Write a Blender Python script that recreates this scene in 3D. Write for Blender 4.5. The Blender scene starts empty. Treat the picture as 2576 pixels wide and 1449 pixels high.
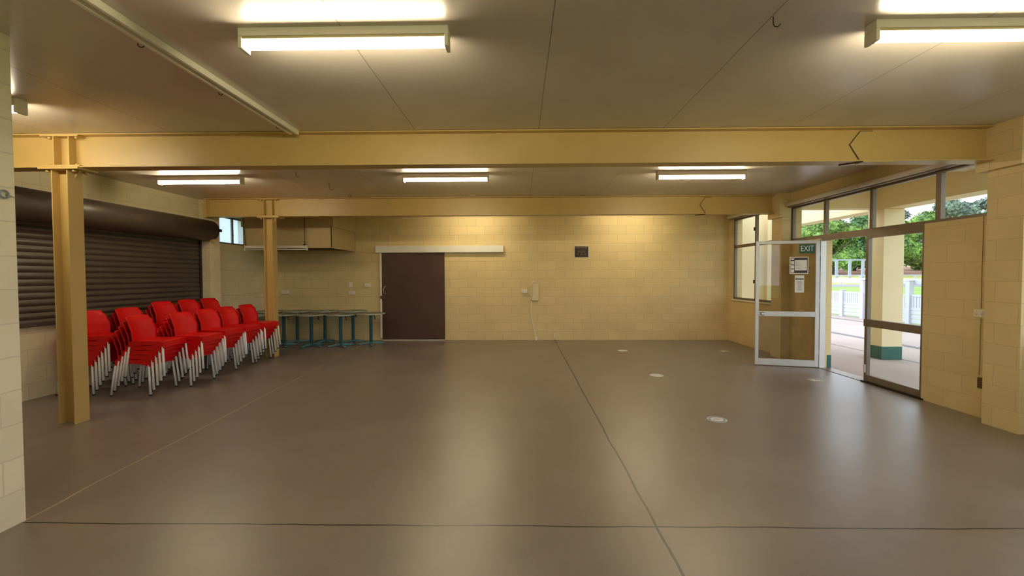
import bpy, bmesh, math, random
from mathutils import Vector, Matrix
random.seed(7)
scene = bpy.context.scene
COL = scene.collection
PI = math.pi

# ------------------------------------------------------------------ camera
CAM_F, CAM_P, CAM_Y, CAM_R, CAM_H = 1113.84, 0.0278, 0.0171, -0.0035, 1.4726
def make_camera():
    f = Vector((-math.sin(CAM_Y)*math.cos(CAM_P), math.cos(CAM_Y)*math.cos(CAM_P), -math.sin(CAM_P)))
    rt = Vector((math.cos(CAM_Y), math.sin(CAM_Y), 0)); up = rt.cross(f)
    r2 = rt*math.cos(CAM_R) + up*math.sin(CAM_R); u2 = up*math.cos(CAM_R) - rt*math.sin(CAM_R)
    M = Matrix((r2, u2, -f)).transposed().to_4x4()
    M.translation = Vector((0, 0, CAM_H))
    cd = bpy.data.cameras.new('camera'); co = bpy.data.objects.new('camera', cd); COL.objects.link(co)
    co.matrix_world = M
    cd.sensor_fit = 'HORIZONTAL'; cd.sensor_width = 36.0; cd.lens = CAM_F/2576*36.0
    cd.clip_start = 0.05; cd.clip_end = 600
    scene.camera = co
make_camera()

# ------------------------------------------------------------------ light and exposure
SKY_STRENGTH = 2.7
TUBE_STRENGTH = 70.0
scene.view_settings.view_transform = 'Standard'
scene.view_settings.look = 'None'
scene.view_settings.gamma = 1.0
scene.view_settings.use_curve_mapping = False
scene.view_settings.exposure = 0.08
scene.cycles.use_denoising = True
scene.cycles.max_bounces = 9
scene.cycles.diffuse_bounces = 5
scene.cycles.glossy_bounces = 4
scene.cycles.transparent_max_bounces = 10
scene.cycles.caustics_reflective = False
scene.cycles.caustics_refractive = False
scene.cycles.sample_clamp_indirect = 6.0
def make_world():
    w = bpy.data.worlds.new('overcast_sky'); scene.world = w; w.use_nodes = True
    nt = w.node_tree; nt.nodes.clear()
    out = nt.nodes.new('ShaderNodeOutputWorld'); bg = nt.nodes.new('ShaderNodeBackground')
    tc = nt.nodes.new('ShaderNodeTexCoord'); mp = nt.nodes.new('ShaderNodeMapping')
    mp.inputs['Scale'].default_value = (3, 3, 8)
    no = nt.nodes.new('ShaderNodeTexNoise'); no.inputs['Scale'].default_value = 1.6; no.inputs['Detail'].default_value = 6
    cr = nt.nodes.new('ShaderNodeValToRGB')
    cr.color_ramp.elements[0].position = 0.38; cr.color_ramp.elements[0].color = (0.52, 0.66, 0.85, 1)
    cr.color_ramp.elements[1].position = 0.6; cr.color_ramp.elements[1].color = (0.92, 0.95, 1.0, 1)
    nt.links.new(tc.outputs['Generated'], mp.inputs['Vector']); nt.links.new(mp.outputs['Vector'], no.inputs['Vector'])
    nt.links.new(no.outputs['Fac'], cr.inputs['Fac']); nt.links.new(cr.outputs['Color'], bg.inputs['Color'])
    # extra sky brightness added away from the verandah, to feed the left window
    sx = nt.nodes.new('ShaderNodeSeparateXYZ'); nt.links.new(tc.outputs['Generated'], sx.inputs[0])
    mr = nt.nodes.new('ShaderNodeMapRange'); mr.inputs['From Min'].default_value = 0.3; mr.inputs['From Max'].default_value = -0.9
    mr.inputs['To Min'].default_value = SKY_STRENGTH; mr.inputs['To Max'].default_value = SKY_STRENGTH*2.0
    nt.links.new(sx.outputs['X'], mr.inputs['Value']); nt.links.new(mr.outputs['Result'], bg.inputs['Strength'])
    nt.links.new(bg.outputs['Background'], out.inputs['Surface'])
make_world()

# ------------------------------------------------------------------ materials
def srgb(r, g, b):
    def c(v):
        v /= 255.0
        return v/12.92 if v <= 0.04045 else ((v+0.055)/1.055)**2.4
    return (c(r), c(g), c(b), 1.0)
MATS = {}
def mat(name, col, rough=0.5, metal=0.0, var=0.08, nscale=6.0, bump=0.0, bscale=60.0, spec=0.5, emit=None, estr=0.0):
    """principled material with procedural tint and optional fine bump"""
    m = bpy.data.materials.new(name); m.use_nodes = True
    nt = m.node_tree; b = nt.nodes['Principled BSDF']
    b.inputs['Roughness'].default_value = rough; b.inputs['Metallic'].default_value = metal
    b.inputs['Specular IOR Level'].default_value = spec
    tc = nt.nodes.new('ShaderNodeTexCoord')
    no = nt.nodes.new('ShaderNodeTexNoise'); no.inputs['Scale'].default_value = nscale; no.inputs['Detail'].default_value = 4
    cr = nt.nodes.new('ShaderNodeValToRGB')
    cr.color_ramp.elements[0].position = 0.3; cr.color_ramp.elements[1].position = 0.7
    cr.color_ramp.elements[0].color = tuple(c*(1-var) for c in col[:3]) + (1,)
    cr.color_ramp.elements[1].color = tuple(min(1, c*(1+var)) for c in col[:3]) + (1,)
    nt.links.new(tc.outputs['Object'], no.inputs['Vector']); nt.links.new(no.outputs['Fac'], cr.inputs['Fac'])
    nt.links.new(cr.outputs['Color'], b.inputs['Base Color'])
    if bump:
        n2 = nt.nodes.new('ShaderNodeTexNoise'); n2.inputs['Scale'].default_value = bscale; n2.inputs['Detail'].default_value = 2
        bp = nt.nodes.new('ShaderNodeBump'); bp.inputs['Strength'].default_value = bump; bp.inputs['Distance'].default_value = 0.01
        nt.links.new(tc.outputs['Object'], n2.inputs['Vector']); nt.links.new(n2.outputs['Fac'], bp.inputs['Height'])
        nt.links.new(bp.outputs['Normal'], b.inputs['Normal'])
    if emit:
        b.inputs['Emission Color'].default_value = emit; b.inputs['Emission Strength'].default_value = estr
    MATS[name] = m
    return m

class N:
    """tiny node helper"""
    def __init__(s, m): s.nt = m.node_tree
    def add(s, t, **kw):
        n = s.nt.nodes.new(t)
        for k, v in kw.items(): setattr(n, k, v)
        return n
    def lk(s, a, b): s.nt.links.new(a, b)
    def math(s, op, a, b=None, c=None):
        n = s.add('ShaderNodeMath', operation=op)
        for i, v in enumerate((a, b, c)):
            if v is None: continue
            if isinstance(v, (int, float)): n.inputs[i].default_value = v
            else: s.lk(v, n.inputs[i])
        return n.outputs[0]

def block_mat(name, col, joint=0.80, uoff=-0.288, rough=0.55):
    m = bpy.data.materials.new(name); m.use_nodes = True; h = N(m)
    b = m.node_tree.nodes['Principled BSDF']; b.inputs['Roughness'].default_value = rough
    b.inputs['Specular IOR Level'].default_value = 0.35
    g = h.add('ShaderNodeNewGeometry'); sp = h.add('ShaderNodeSeparateXYZ'); h.lk(g.outputs['Position'], sp.inputs[0])
    # wobble the joint lines a little
    nz = h.add('ShaderNodeTexNoise'); nz.inputs['Scale'].default_value = 7.0; h.lk(g.outputs['Position'], nz.inputs['Vector'])
    wob = h.math('MULTIPLY', h.math('SUBTRACT', nz.outputs['Fac'], 0.5), 0.018)
    u = h.math('ADD', h.math('ADD', h.math('ADD', sp.outputs[0], sp.outputs[1]), uoff), wob)
    v = h.math('ADD', sp.outputs[2], wob)
    cb = h.add('ShaderNodeCombineXYZ'); h.lk(u, cb.inputs[0]); h.lk(v, cb.inputs[1])
    br = h.add('ShaderNodeTexBrick'); br.inputs['Scale'].default_value = 1.0
    br.inputs['Brick Width'].default_value = 0.4; br.inputs['Row Height'].default_value = 0.2
    br.inputs['Mortar Size'].default_value = 0.0045; br.inputs['Mortar Smooth'].default_value = 0.35
    br.inputs['Color1'].default_value = tuple(c*0.965 for c in col[:3])+(1,); br.inputs['Color2'].default_value = tuple(min(1, c*1.035) for c in col[:3])+(1,)
    br.inputs['Mortar'].default_value = tuple(c*joint for c in col[:3])+(1,)
    h.lk(cb.outputs[0], br.inputs['Vector'])
    # blotches of worn paint
    n2 = h.add('ShaderNodeTexNoise'); n2.inputs['Scale'].default_value = 1.7; n2.inputs['Detail'].default_value = 5
    h.lk(g.outputs['Position'], n2.inputs['Vector'])
    mx = h.add('ShaderNodeMix', data_type='RGBA', blend_type='MULTIPLY'); mx.inputs[0].default_value = 0.35
    cr = h.add('ShaderNodeValToRGB'); cr.color_ramp.elements[0].color = (0.78, 0.76, 0.72, 1); cr.color_ramp.elements[0].position = 0.3
    cr.color_ramp.elements[1].color = (1, 1, 1, 1); cr.color_ramp.elements[1].position = 0.62
    h.lk(n2.outputs['Fac'], cr.inputs[0]); h.lk(br.outputs['Color'], mx.inputs[6]); h.lk(cr.outputs[0], mx.inputs[7])
    h.lk(mx.outputs[2], b.inputs['Base Color'])
    n3 = h.add('ShaderNodeTexNoise'); n3.inputs['Scale'].default_value = 45; n3.inputs['Detail'].default_value = 3
    h.lk(g.outputs['Position'], n3.inputs['Vector'])
    hgt = h.math('SUBTRACT', h.math('MULTIPLY', n3.outputs['Fac'], 0.25), h.math('MULTIPLY', br.outputs['Fac'], 1.0))
    bp = h.add('ShaderNodeBump'); bp.inputs['Strength'].default_value = 0.35; bp.inputs['Distance'].default_value = 0.008
    h.lk(hgt, bp.inputs['Height']); h.lk(bp.outputs['Normal'], b.inputs['Normal'])
    MATS[name] = m
    return m

def floor_mat():
    m = bpy.data.materials.new('painted_concrete'); m.use_nodes = True; h = N(m)
    b = m.node_tree.nodes['Principled BSDF']
    g = h.add('ShaderNodeNewGeometry'); sp = h.add('ShaderNodeSeparateXYZ'); h.lk(g.outputs['Position'], sp.inputs[0])
    x, y = sp.outputs[0], sp.outputs[1]
    nz = h.add('ShaderNodeTexNoise'); nz.inputs['Scale'].default_value = 2.2; nz.inputs['Detail'].default_value = 5
    h.lk(g.outputs['Position'], nz.inputs['Vector'])
    wob = h.math('SUBTRACT', nz.outputs['Fac'], 0.5)
    n2 = h.add('ShaderNodeTexNoise'); n2.inputs['Scale'].default_value = 0.9; n2.inputs['Detail'].default_value = 7; n2.inputs['Roughness'].default_value = 0.65
    h.lk(g.outputs['Position'], n2.inputs['Vector'])
    cr = h.add('ShaderNodeValToRGB')
    cr.color_ramp.elements[0].position = 0.3; cr.color_ramp.elements[0].color = srgb(119, 108, 100)
    cr.color_ramp.elements[1].position = 0.72; cr.color_ramp.elements[1].color = srgb(140, 128, 120)
    h.lk(n2.outputs['Fac'], cr.inputs[0])
    # fine speckle
    n4 = h.add('ShaderNodeTexNoise'); n4.inputs['Scale'].default_value = 90; n4.inputs['Detail'].default_value = 2
    h.lk(g.outputs['Position'], n4.inputs['Vector'])
    spk = h.math('ADD', h.math('MULTIPLY', n4.outputs['Fac'], 0.16), 0.92)
    # control joints
    def line(d, w): return h.math('LESS_THAN', h.math('ABSOLUTE', d), w)
    dx = h.math('ADD', h.math('SUBTRACT', x, 0.797), h.math('MULTIPLY', wob, 0.035))
    l1 = line(dx, 0.008)
    dy = h.math('ADD', h.math('SUBTRACT', y, 2.566), h.math('MULTIPLY', wob, 0.03))
    l2 = h.math('MULTIPLY', line(dy, 0.006), h.math('GREATER_THAN', x, -3.0))
    dl = h.math('ADD', h.math('ADD', x, 2.86), h.math('ADD', h.math('MULTIPLY', y, 0.0565), h.math('MULTIPLY', wob, 0.06)))
    l3 = h.math('MULTIPLY', line(dl, 0.008), h.math('GREATER_THAN', y, 2.57))
    dark = h.math('MAXIMUM', l1, l2)
    mx0 = h.add('ShaderNodeMix', data_type='RGBA', blend_type='MULTIPLY'); mx0.inputs[0].default_value = 1
    h.lk(cr.outputs[0], mx0.inputs[6]); h.lk(spk, mx0.inputs[7])
    mx1 = h.add('ShaderNodeMix', data_type='RGBA'); h.lk(dark, mx1.inputs[0]); h.lk(mx0.outputs[2], mx1.inputs[6]); mx1.inputs[7].default_value = srgb(34, 27, 22)
    mx2 = h.add('ShaderNodeMix', data_type='RGBA'); h.lk(h.math('MULTIPLY', l3, 0.8), mx2.inputs[0]); h.lk(mx1.outputs[2], mx2.inputs[6]); mx2.inputs[7].default_value = srgb(190, 170, 140)
    # scattered paint chips
    vo = h.add('ShaderNodeTexVoronoi'); vo.inputs['Scale'].default_value = 1.3; h.lk(g.outputs['Position'], vo.inputs['Vector'])
    chip = h.math('LESS_THAN', h.math('ADD', vo.outputs['Distance'], h.math('MULTIPLY', n4.outputs['Fac'], 0.03)), 0.03)
    mx3 = h.add('ShaderNodeMix', data_type='RGBA'); h.lk(h.math('MULTIPLY', chip, 0.75), mx3.inputs[0]); h.lk(mx2.outputs[2], mx3.inputs[6]); mx3.inputs[7].default_value = srgb(50, 42, 36)
    h.lk(mx3.outputs[2], b.inputs['Base Color'])
    rr = h.math('ADD', h.math('MULTIPLY', n2.outputs['Fac'], 0.14), 0.285)
    h.lk(rr, b.inputs['Roughness']); b.inputs['Specular IOR Level'].default_value = 1.0
    hg = h.math('SUBTRACT', h.math('MULTIPLY', n4.outputs['Fac'], 0.10), dark)
    bp = h.add('ShaderNodeBump'); bp.inputs['Strength'].default_value = 0.35; bp.inputs['Distance'].default_value = 0.008
    h.lk(hg, bp.inputs['Height']); h.lk(bp.outputs['Normal'], b.inputs['Normal'])
    return m

def ceiling_mat():
    m = bpy.data.materials.new('ceiling_sheet'); m.use_nodes = True; h = N(m)
    b = m.node_tree.nodes['Principled BSDF']
    g = h.add('ShaderNodeNewGeometry'); sp = h.add('ShaderNodeSeparateXYZ'); h.lk(g.outputs['Position'], sp.inputs[0])
    nz = h.add('ShaderNodeTexNoise'); nz.inputs['Scale'].default_value = 1.4; nz.inputs['Detail'].default_value = 4
    h.lk(g.outputs['Position'], nz.inputs['Vector'])
    cr = h.add('ShaderNodeValToRGB')
    cr.color_ramp.elements[0].color = srgb(204, 195, 182); cr.color_ramp.elements[1].color = srgb(218, 209, 196)
    cr.color_ramp.elements[0].position = 0.3; cr.color_ramp.elements[1].position = 0.7
    h.lk(nz.outputs['Fac'], cr.inputs[0])
    t = h.math('ADD', h.math('SUBTRACT', sp.outputs[0], 0.189), h.math('MULTIPLY', h.math('SUBTRACT', nz.outputs['Fac'], 0.5), 0.01))
    fr = h.math('ABSOLUTE', h.math('SUBTRACT', h.math('MODULO', h.math('ADD', t, 12.0+0.6), 1.2), 0.6))
    ln = h.math('LESS_THAN', fr, 0.0028)
    mx = h.add('ShaderNodeMix', data_type='RGBA'); h.lk(h.math('MULTIPLY', ln, 0.75), mx.inputs[0]); h.lk(cr.outputs[0], mx.inputs[6]); mx.inputs[7].default_value = srgb(70, 55, 40)
    h.lk(mx.outputs[2], b.inputs['Base Color'])
    b.inputs['Roughness'].default_value = 0.285; b.inputs['Specular IOR Level'].default_value = 0.8
    n3 = h.add('ShaderNodeTexNoise'); n3.inputs['Scale'].default_value = 14; h.lk(g.outputs['Position'], n3.inputs['Vector'])
    bp = h.add('ShaderNodeBump'); bp.inputs['Strength'].default_value = 0.06; bp.inputs['Distance'].default_value = 0.01
    h.lk(n3.outputs['Fac'], bp.inputs['Height']); h.lk(bp.outputs['Normal'], b.inputs['Normal'])
    return m

def glass_mat(name, tint=(0.95, 0.97, 0.96, 1), refl=1.0):
    m = bpy.data.materials.new(name); m.use_nodes = True; h = N(m); nt = m.node_tree; nt.nodes.clear()
    out = h.add('ShaderNodeOutputMaterial'); tr = h.add('ShaderNodeBsdfTransparent'); gl = h.add('ShaderNodeBsdfGlossy')
    tr.inputs[0].default_value = tint; gl.inputs['Roughness'].default_value = 0.02
    # the same mirror share on both faces of the pane (Schlick)
    g = h.add('ShaderNodeNewGeometry'); dt = h.add('ShaderNodeVectorMath', operation='DOT_PRODUCT')
    h.lk(g.outputs['Normal'], dt.inputs[0]); h.lk(g.outputs['Incoming'], dt.inputs[1])
    inv = h.math('SUBTRACT', 1.0, h.math('ABSOLUTE', dt.outputs['Value']))
    fr = h.math('ADD', h.math('MULTIPLY', h.math('POWER', inv, 5.0), 0.7), 0.03)
    nz = h.add('ShaderNodeTexNoise'); nz.inputs['Scale'].default_value = 2.0
    mx = h.add('ShaderNodeMixShader'); h.lk(h.math('MULTIPLY', fr, h.math('ADD', h.math('MULTIPLY', nz.outputs['Fac'], 0.1), refl-0.05)), mx.inputs[0])
    h.lk(tr.outputs[0], mx.inputs[1]); h.lk(gl.outputs[0], mx.inputs[2]); h.lk(mx.outputs[0], out.inputs['Surface'])
    return m

def frosted_mat():
    m = bpy.data.materials.new('frosted_glass'); m.use_nodes = True; h = N(m); nt = m.node_tree; nt.nodes.clear()
    out = h.add('ShaderNodeOutputMaterial'); tr = h.add('ShaderNodeBsdfTranslucent'); gl = h.add('ShaderNodeBsdfGlossy')
    gl.inputs['Roughness'].default_value = 0.25
    nz = h.add('ShaderNodeTexNoise'); nz.inputs['Scale'].default_value = 45; nz.inputs['Detail'].default_value = 3
    cr = h.add('ShaderNodeValToRGB'); cr.color_ramp.elements[0].color = (0.14, 0.16, 0.18, 1); cr.color_ramp.elements[1].color = (0.5, 0.55, 0.6, 1)
    cr.color_ramp.elements[0].position = 0.3; cr.color_ramp.elements[1].position = 0.65
    h.lk(nz.outputs['Fac'], cr.inputs[0]); h.lk(cr.outputs[0], tr.inputs[0])
    tp = h.add('ShaderNodeBsdfTransparent'); tp.inputs[0].default_value = (0.9, 0.95, 1.0, 1); m2 = h.add('ShaderNodeMixShader'); m2.inputs[0].default_value = 0.45
    h.lk(tr.outputs[0], m2.inputs[1]); h.lk(tp.outputs[0], m2.inputs[2])
    mx = h.add('ShaderNodeMixShader'); mx.inputs[0].default_value = 0.08
    h.lk(m2.outputs[0], mx.inputs[1]); h.lk(gl.outputs[0], mx.inputs[2]); h.lk(mx.outputs[0], out.inputs['Surface'])
    return m

def leaf_mat(name, dark, light):
    m = bpy.data.materials.new(name); m.use_nodes = True; h = N(m)
    b = m.node_tree.nodes['Principled BSDF']; b.inputs['Roughness'].default_value = 0.6
    g = h.add('ShaderNodeNewGeometry')
    nz = h.add('ShaderNodeTexNoise'); nz.inputs['Scale'].default_value = 0.55; nz.inputs['Detail'].default_value = 5; nz.inputs['Roughness'].default_value = 0.7
    h.lk(g.outputs['Position'], nz.inputs['Vector'])
    cr = h.add('ShaderNodeValToRGB'); cr.color_ramp.elements[0].color = dark; cr.color_ramp.elements[1].color = light
    cr.color_ramp.elements[0].position = 0.36; cr.color_ramp.elements[1].position = 0.66
    h.lk(nz.outputs['Fac'], cr.inputs[0]); h.lk(cr.outputs[0], b.inputs['Base Color'])
    return m

WALL = srgb(226, 204, 150)
M = {
 'block': block_mat('painted_block', WALL),
 'block_out': block_mat('painted_block_outside', srgb(232, 214, 172), joint=0.88),
 'block_daylit': block_mat('daylit_painted_block', srgb(244, 232, 204), joint=0.84),  # paint lightened to stand in for daylight on the pier
 'block_left': block_mat('daylit_left_wall_block', srgb(236, 222, 186), joint=0.84),  # left wall colour raised in place of daylight reaching it
 'block_right': block_mat('right_wall_block', WALL, joint=0.88),
 'floor': floor_mat(), 'ceiling': ceiling_mat(),
 'steel': mat('cream_painted_steel', srgb(202, 173, 108), 0.38, 0, 0.04, 3, 0.04, 30),
 'seam': mat('dark_gap', srgb(60, 45, 20), 0.8, 0, 0.1, 20),
 'whitepaint': mat('white_gloss_paint', srgb(240, 233, 214), 0.4, 0, 0.03, 5),
 'tray': mat('yellowish_lamp_tray_paint', srgb(206, 190, 140), 0.4, 0, 0.03, 5),  # one even yellowish tone, darker than the white housing
 'slot': mat('brown_slotted_box', srgb(112, 88, 50), 0.6, 0, 0.15, 40),
 'white': mat('white_plastic', srgb(232, 228, 214), 0.4, 0, 0.03, 8),
 'creamplastic': mat('cream_plastic', srgb(224, 206, 160), 0.45, 0, 0.04, 8),
 'tube': mat('lit_tube', (1, 1, 1, 1), 0.3, 0, 0.0, 4, emit=(1.0, 0.86, 0.60, 1), estr=TUBE_STRENGTH),
 'tube_off': mat('unlit_tube', srgb(235, 235, 230), 0.2, 0, 0.02, 4),
 'shutter': mat('brown_shutter_steel', srgb(78, 68, 60), 0.42, 0, 0.08, 4),
 'shutter_end': mat('dark_shutter_end', srgb(48, 42, 38), 0.5, 0, 0.1, 6),
 'door': mat('brown_door_paint', srgb(76, 50, 36), 0.5, 0, 0.10, 2.5),
 'alu': mat('pale_aluminium', srgb(214, 214, 212), 0.35, 0.25, 0.04, 12),
 'bronze': mat('grey_brown_aluminium', srgb(132, 118, 104), 0.4, 0.35, 0.06, 12),
 'chrome': mat('chrome', srgb(210, 208, 205), 0.18, 1.0, 0.04, 10),
 'rusty': mat('worn_latch_metal', srgb(110, 85, 70), 0.45, 0.6, 0.25, 30),
 'red': mat('red_plastic', srgb(212, 4, 10), 0.45, 0, 0.04, 10, 0, 0, 0.35),
 'legalu': mat('brushed_aluminium', srgb(250, 250, 250), 0.3, 0.0, 0.04, 20),
 'rubber': mat('grey_rubber', srgb(52, 50, 48), 0.7, 0, 0.1, 20),
 'teal': mat('teal_painted_steel', srgb(86, 136, 146), 0.4, 0.1, 0.08, 10),
 'tabletop': mat('speckled_grey_green_laminate', srgb(124, 132, 118), 0.35, 0, 0.28, 40),
 'topedge': mat('grey_edge_strip', srgb(186, 190, 180), 0.22, 0.2, 0.1, 20),
 'black': mat('black_metal', srgb(24, 22, 22), 0.5, 0.2, 0.1, 12),
 'hood': mat('painted_sheet_metal', srgb(196, 172, 124), 0.5, 0.0, 0.05, 3),
 'hood_in': mat('dark_hood_inside', srgb(40, 38, 36), 0.6, 0.2, 0.1, 6),
 'plaque': mat('dark_bronze_plaque', srgb(34, 20, 16), 0.6, 0.0, 0.12, 20),
 'plaque_text': mat('worn_brass_lettering', srgb(150, 130, 95), 0.4, 0.4, 0.2, 60),
 'exit': mat('exit_sign_green', srgb(30, 84, 56), 0.5, 0, 0.05, 10),
 'paper': mat('paper', srgb(232, 228, 218), 0.7, 0, 0.03, 10),
 'ink': mat('dark_print', srgb(62, 54, 52), 0.6, 0, 0.1, 30),
 'stk_white': mat('sticker_white', srgb(226, 228, 226), 0.5, 0, 0.05, 30),
 'stk_blue': mat('sticker_blue_grey', srgb(186, 200, 214), 0.5, 0, 0.08, 30),
 'stk_worn': mat('worn_sticker', srgb(176, 164, 150), 0.6, 0, 0.15, 40),
 'hookm': mat('tarnished_hook', srgb(70, 58, 44), 0.5, 0.4, 0.15, 20),
 'glass': glass_mat('window_glass'), 'doorglass': glass_mat('door_glass', (0.84, 0.83, 0.80, 1)),
 'frost': frosted_mat(),
 'pave': mat('pale_concrete_paving', srgb(164, 148, 139), 0.8, 0, 0.10, 0.9, 0.15, 20),
 'band': mat('grey_paving_band', srgb(112, 104, 104), 0.85, 0, 0.12, 2),
 'verandah': mat('verandah_cream_paint', srgb(236, 218, 176), 0.6, 0, 0.03, 2),
 'greenband': mat('dark_green_paint', srgb(36, 92, 78), 0.5, 0, 0.08, 8),
 'fence': mat('white_fence_paint', srgb(176, 178, 184), 0.5, 0, 0.03, 4),
 'grass': mat('mown_grass', srgb(122, 150, 62), 0.9, 0, 0.25, 0.4, 0.3, 20),
 'drygrass': mat('dry_grass', srgb(170, 168, 92), 0.9, 0, 0.2, 0.5, 0.3, 20),
 'road': mat('asphalt', srgb(128, 126, 132), 0.9, 0, 0.08, 0.6),
 'dirt': mat('brown_earth', srgb(140, 100, 78), 0.95, 0, 0.15, 0.4),
 'galv': mat('galvanised_steel', srgb(150, 158, 166), 0.5, 0.5, 0.08, 3),
 'bark': mat('tree_bark', srgb(84, 72, 60), 0.9, 0, 0.25, 3, 0.5, 12),
 'leaf_a': leaf_mat('leaf_bright', srgb(44, 74, 34), srgb(134, 172, 74)),
 'leaf_b': leaf_mat('leaf_deep', srgb(38, 66, 46), srgb(92, 140, 78)),
 'leaf_c': leaf_mat('leaf_grey', srgb(72, 88, 80), srgb(140, 158, 138)),
}

# ------------------------------------------------------------------ mesh helpers
class MB:
    def __init__(s): s.bm = bmesh.new()
    def face(s, pts):
        return s.bm.faces.new([s.bm.verts.new(p) for p in pts])
    def box(s, x0, x1, y0, y1, z0, z1, bevel=0.0):
        b2 = bmesh.new()
        v = [b2.verts.new((x, y, z)) for x in (x0, x1) for y in (y0, y1) for z in (z0, z1)]
        for f in ((0,1,3,2),(4,6,7,5),(0,4,5,1),(2,3,7,6),(0,2,6,4),(1,5,7,3)): b2.faces.new([v[i] for i in f])
        if bevel:
            bmesh.ops.bevel(b2, geom=b2.edges[:], offset=bevel, segments=2, affect='EDGES', profile=0.5)
        s.join(b2); return s
    def join(s, b2):
        me = bpy.data.meshes.new('tmp'); b2.to_mesh(me); b2.free(); s.bm.from_mesh(me); bpy.data.meshes.remove(me)
    def tube(s, pts, r, seg=10, cap=True):
        pts = [Vector(p) for p in pts]; rs = r if isinstance(r, (list, tuple)) else [r]*len(pts)
        rings = []; ref = None
        for i, p in enumerate(pts):
            d = (pts[min(i+1, len(pts)-1)] - pts[max(i-1, 0)]).normalized()
            if ref is None:
                ref = d.orthogonal().normalized()
            a = (ref - d*ref.dot(d)); a = a.normalized() if a.length > 1e-6 else d.orthogonal().normalized()
            ref = a; c = d.cross(a)
            rings.append([s.bm.verts.new(p + (a*math.cos(2*PI*k/seg) + c*math.sin(2*PI*k/seg))*rs[i]) for k in range(seg)])
        for A, B in zip(rings, rings[1:]):
            for k in range(seg):
                f = s.bm.faces.new((A[k], A[(k+1) % seg], B[(k+1) % seg], B[k])); f.smooth = True
        if cap:
            s.bm.faces.new(rings[0][::-1]); s.bm.faces.new(rings[-1])
        return s
    def lathe(s, prof, seg=32, cx=0, cy=0):
        rings = [[s.bm.verts.new((cx+r*math.cos(2*PI*k/seg), cy+r*math.sin(2*PI*k/seg), z)) for k in range(seg)] for r, z in prof]
        for A, B in zip(rings, rings[1:]):
            for k in range(seg):
                f = s.bm.faces.new((A[k], A[(k+1) % seg], B[(k+1) % seg], B[k])); f.smooth = True
        s.bm.faces.new(rings[0][::-1]); s.bm.faces.new(rings[-1])
        return s
    def prism(s, poly, axis, a, b):
        """extrude a 2D polygon along axis 'x','y','z' from a to b"""
        def P(u, v, t): return {'x': (t, u, v), 'y': (u, t, v), 'z': (u, v, t)}[axis]
        A = [s.bm.verts.new(P(u, v, a)) for u, v in poly]; B = [s.bm.verts.new(P(u, v, b)) for u, v in poly]
        n = len(poly)
        for i in range(n): s.bm.faces.new((A[i], A[(i+1) % n], B[(i+1) % n], B[i]))
        s.bm.faces.new(A[::-1]); s.bm.faces.new(B)
        return s
    def grid(s, fn, nu, nv, smooth=True):
        V = [[s.bm.verts.new(fn(i/nu, j/nv)) for j in range(nv+1)] for i in range(nu+1)]
        for i in range(nu):
            for j in range(nv):
                f = s.bm.faces.new((V[i][j], V[i+1][j], V[i+1][j+1], V[i][j+1])); f.smooth = smooth
        return V
    def build(s, name, m, parent=None, loc=None):
        bmesh.ops.recalc_face_normals(s.bm, faces=s.bm.faces[:])
        me = bpy.data.meshes.new(name); s.bm.to_mesh(me); s.bm.free()
        me.materials.append(m)
        o = bpy.data.objects.new(name, me); COL.objects.link(o)
        if parent: o.parent = parent
        if loc: o.location = loc
        return o
def box(x0, x1, y0, y1, z0, z1, bevel=0.0): return MB().box(x0, x1, y0, y1, z0, z1, bevel)
def tag(o, label=None, cat=None, group=None, kind=None):
    if label: o['label'] = label
    if cat: o['category'] = cat
    if group: o['group'] = group
    if kind: o['kind'] = kind
    return o
def thing(name, label, cat, loc=(0, 0, 0), rz=0.0, group=None, kind=None):
    o = bpy.data.objects.new(name, None); COL.objects.link(o); o.location = loc; o.rotation_euler = (0, 0, rz)
    o.empty_display_size = 0.2
    return tag(o, label, cat, group, kind)
def kids(o): return [c for c in bpy.data.objects if c.parent == o]
def dup(root, loc, rz, label=None, children=None):
    r = root.copy(); COL.objects.link(r); r.location = loc; r.rotation_euler = (0, 0, rz)
    if label: r['label'] = label
    for ch, gs in children:
        c = ch.copy(); COL.objects.link(c); c.parent = r
        for g in gs:
            d = g.copy(); COL.objects.link(d); d.parent = c
    return r
def tree_of(root): return [(c, kids(c)) for c in kids(root)]
def text_mesh(body, size, name, m, parent, mat4, align='CENTER', depth=0.0015):
    cu = bpy.data.curves.new('t', 'FONT'); cu.body = body; cu.size = size; cu.align_x = align; cu.align_y = 'CENTER'; cu.extrude = depth
    t = bpy.data.objects.new('t', cu); COL.objects.link(t)
    bpy.context.view_layer.update()
    me = bpy.data.meshes.new_from_object(t.evaluated_get(bpy.context.evaluated_depsgraph_get()))
    bpy.data.objects.remove(t); bpy.data.curves.remove(cu)
    me.name = name; me.materials.clear(); me.materials.append(m)
    o = bpy.data.objects.new(name, me); COL.objects.link(o); o.parent = parent; o.matrix_local = mat4
    return o

# ------------------------------------------------------------------ dimensions
XR, XL, YB, ZC = 4.713, -5.887, 10.072, 2.89
WT = 0.2
YF = -5.0

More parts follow.
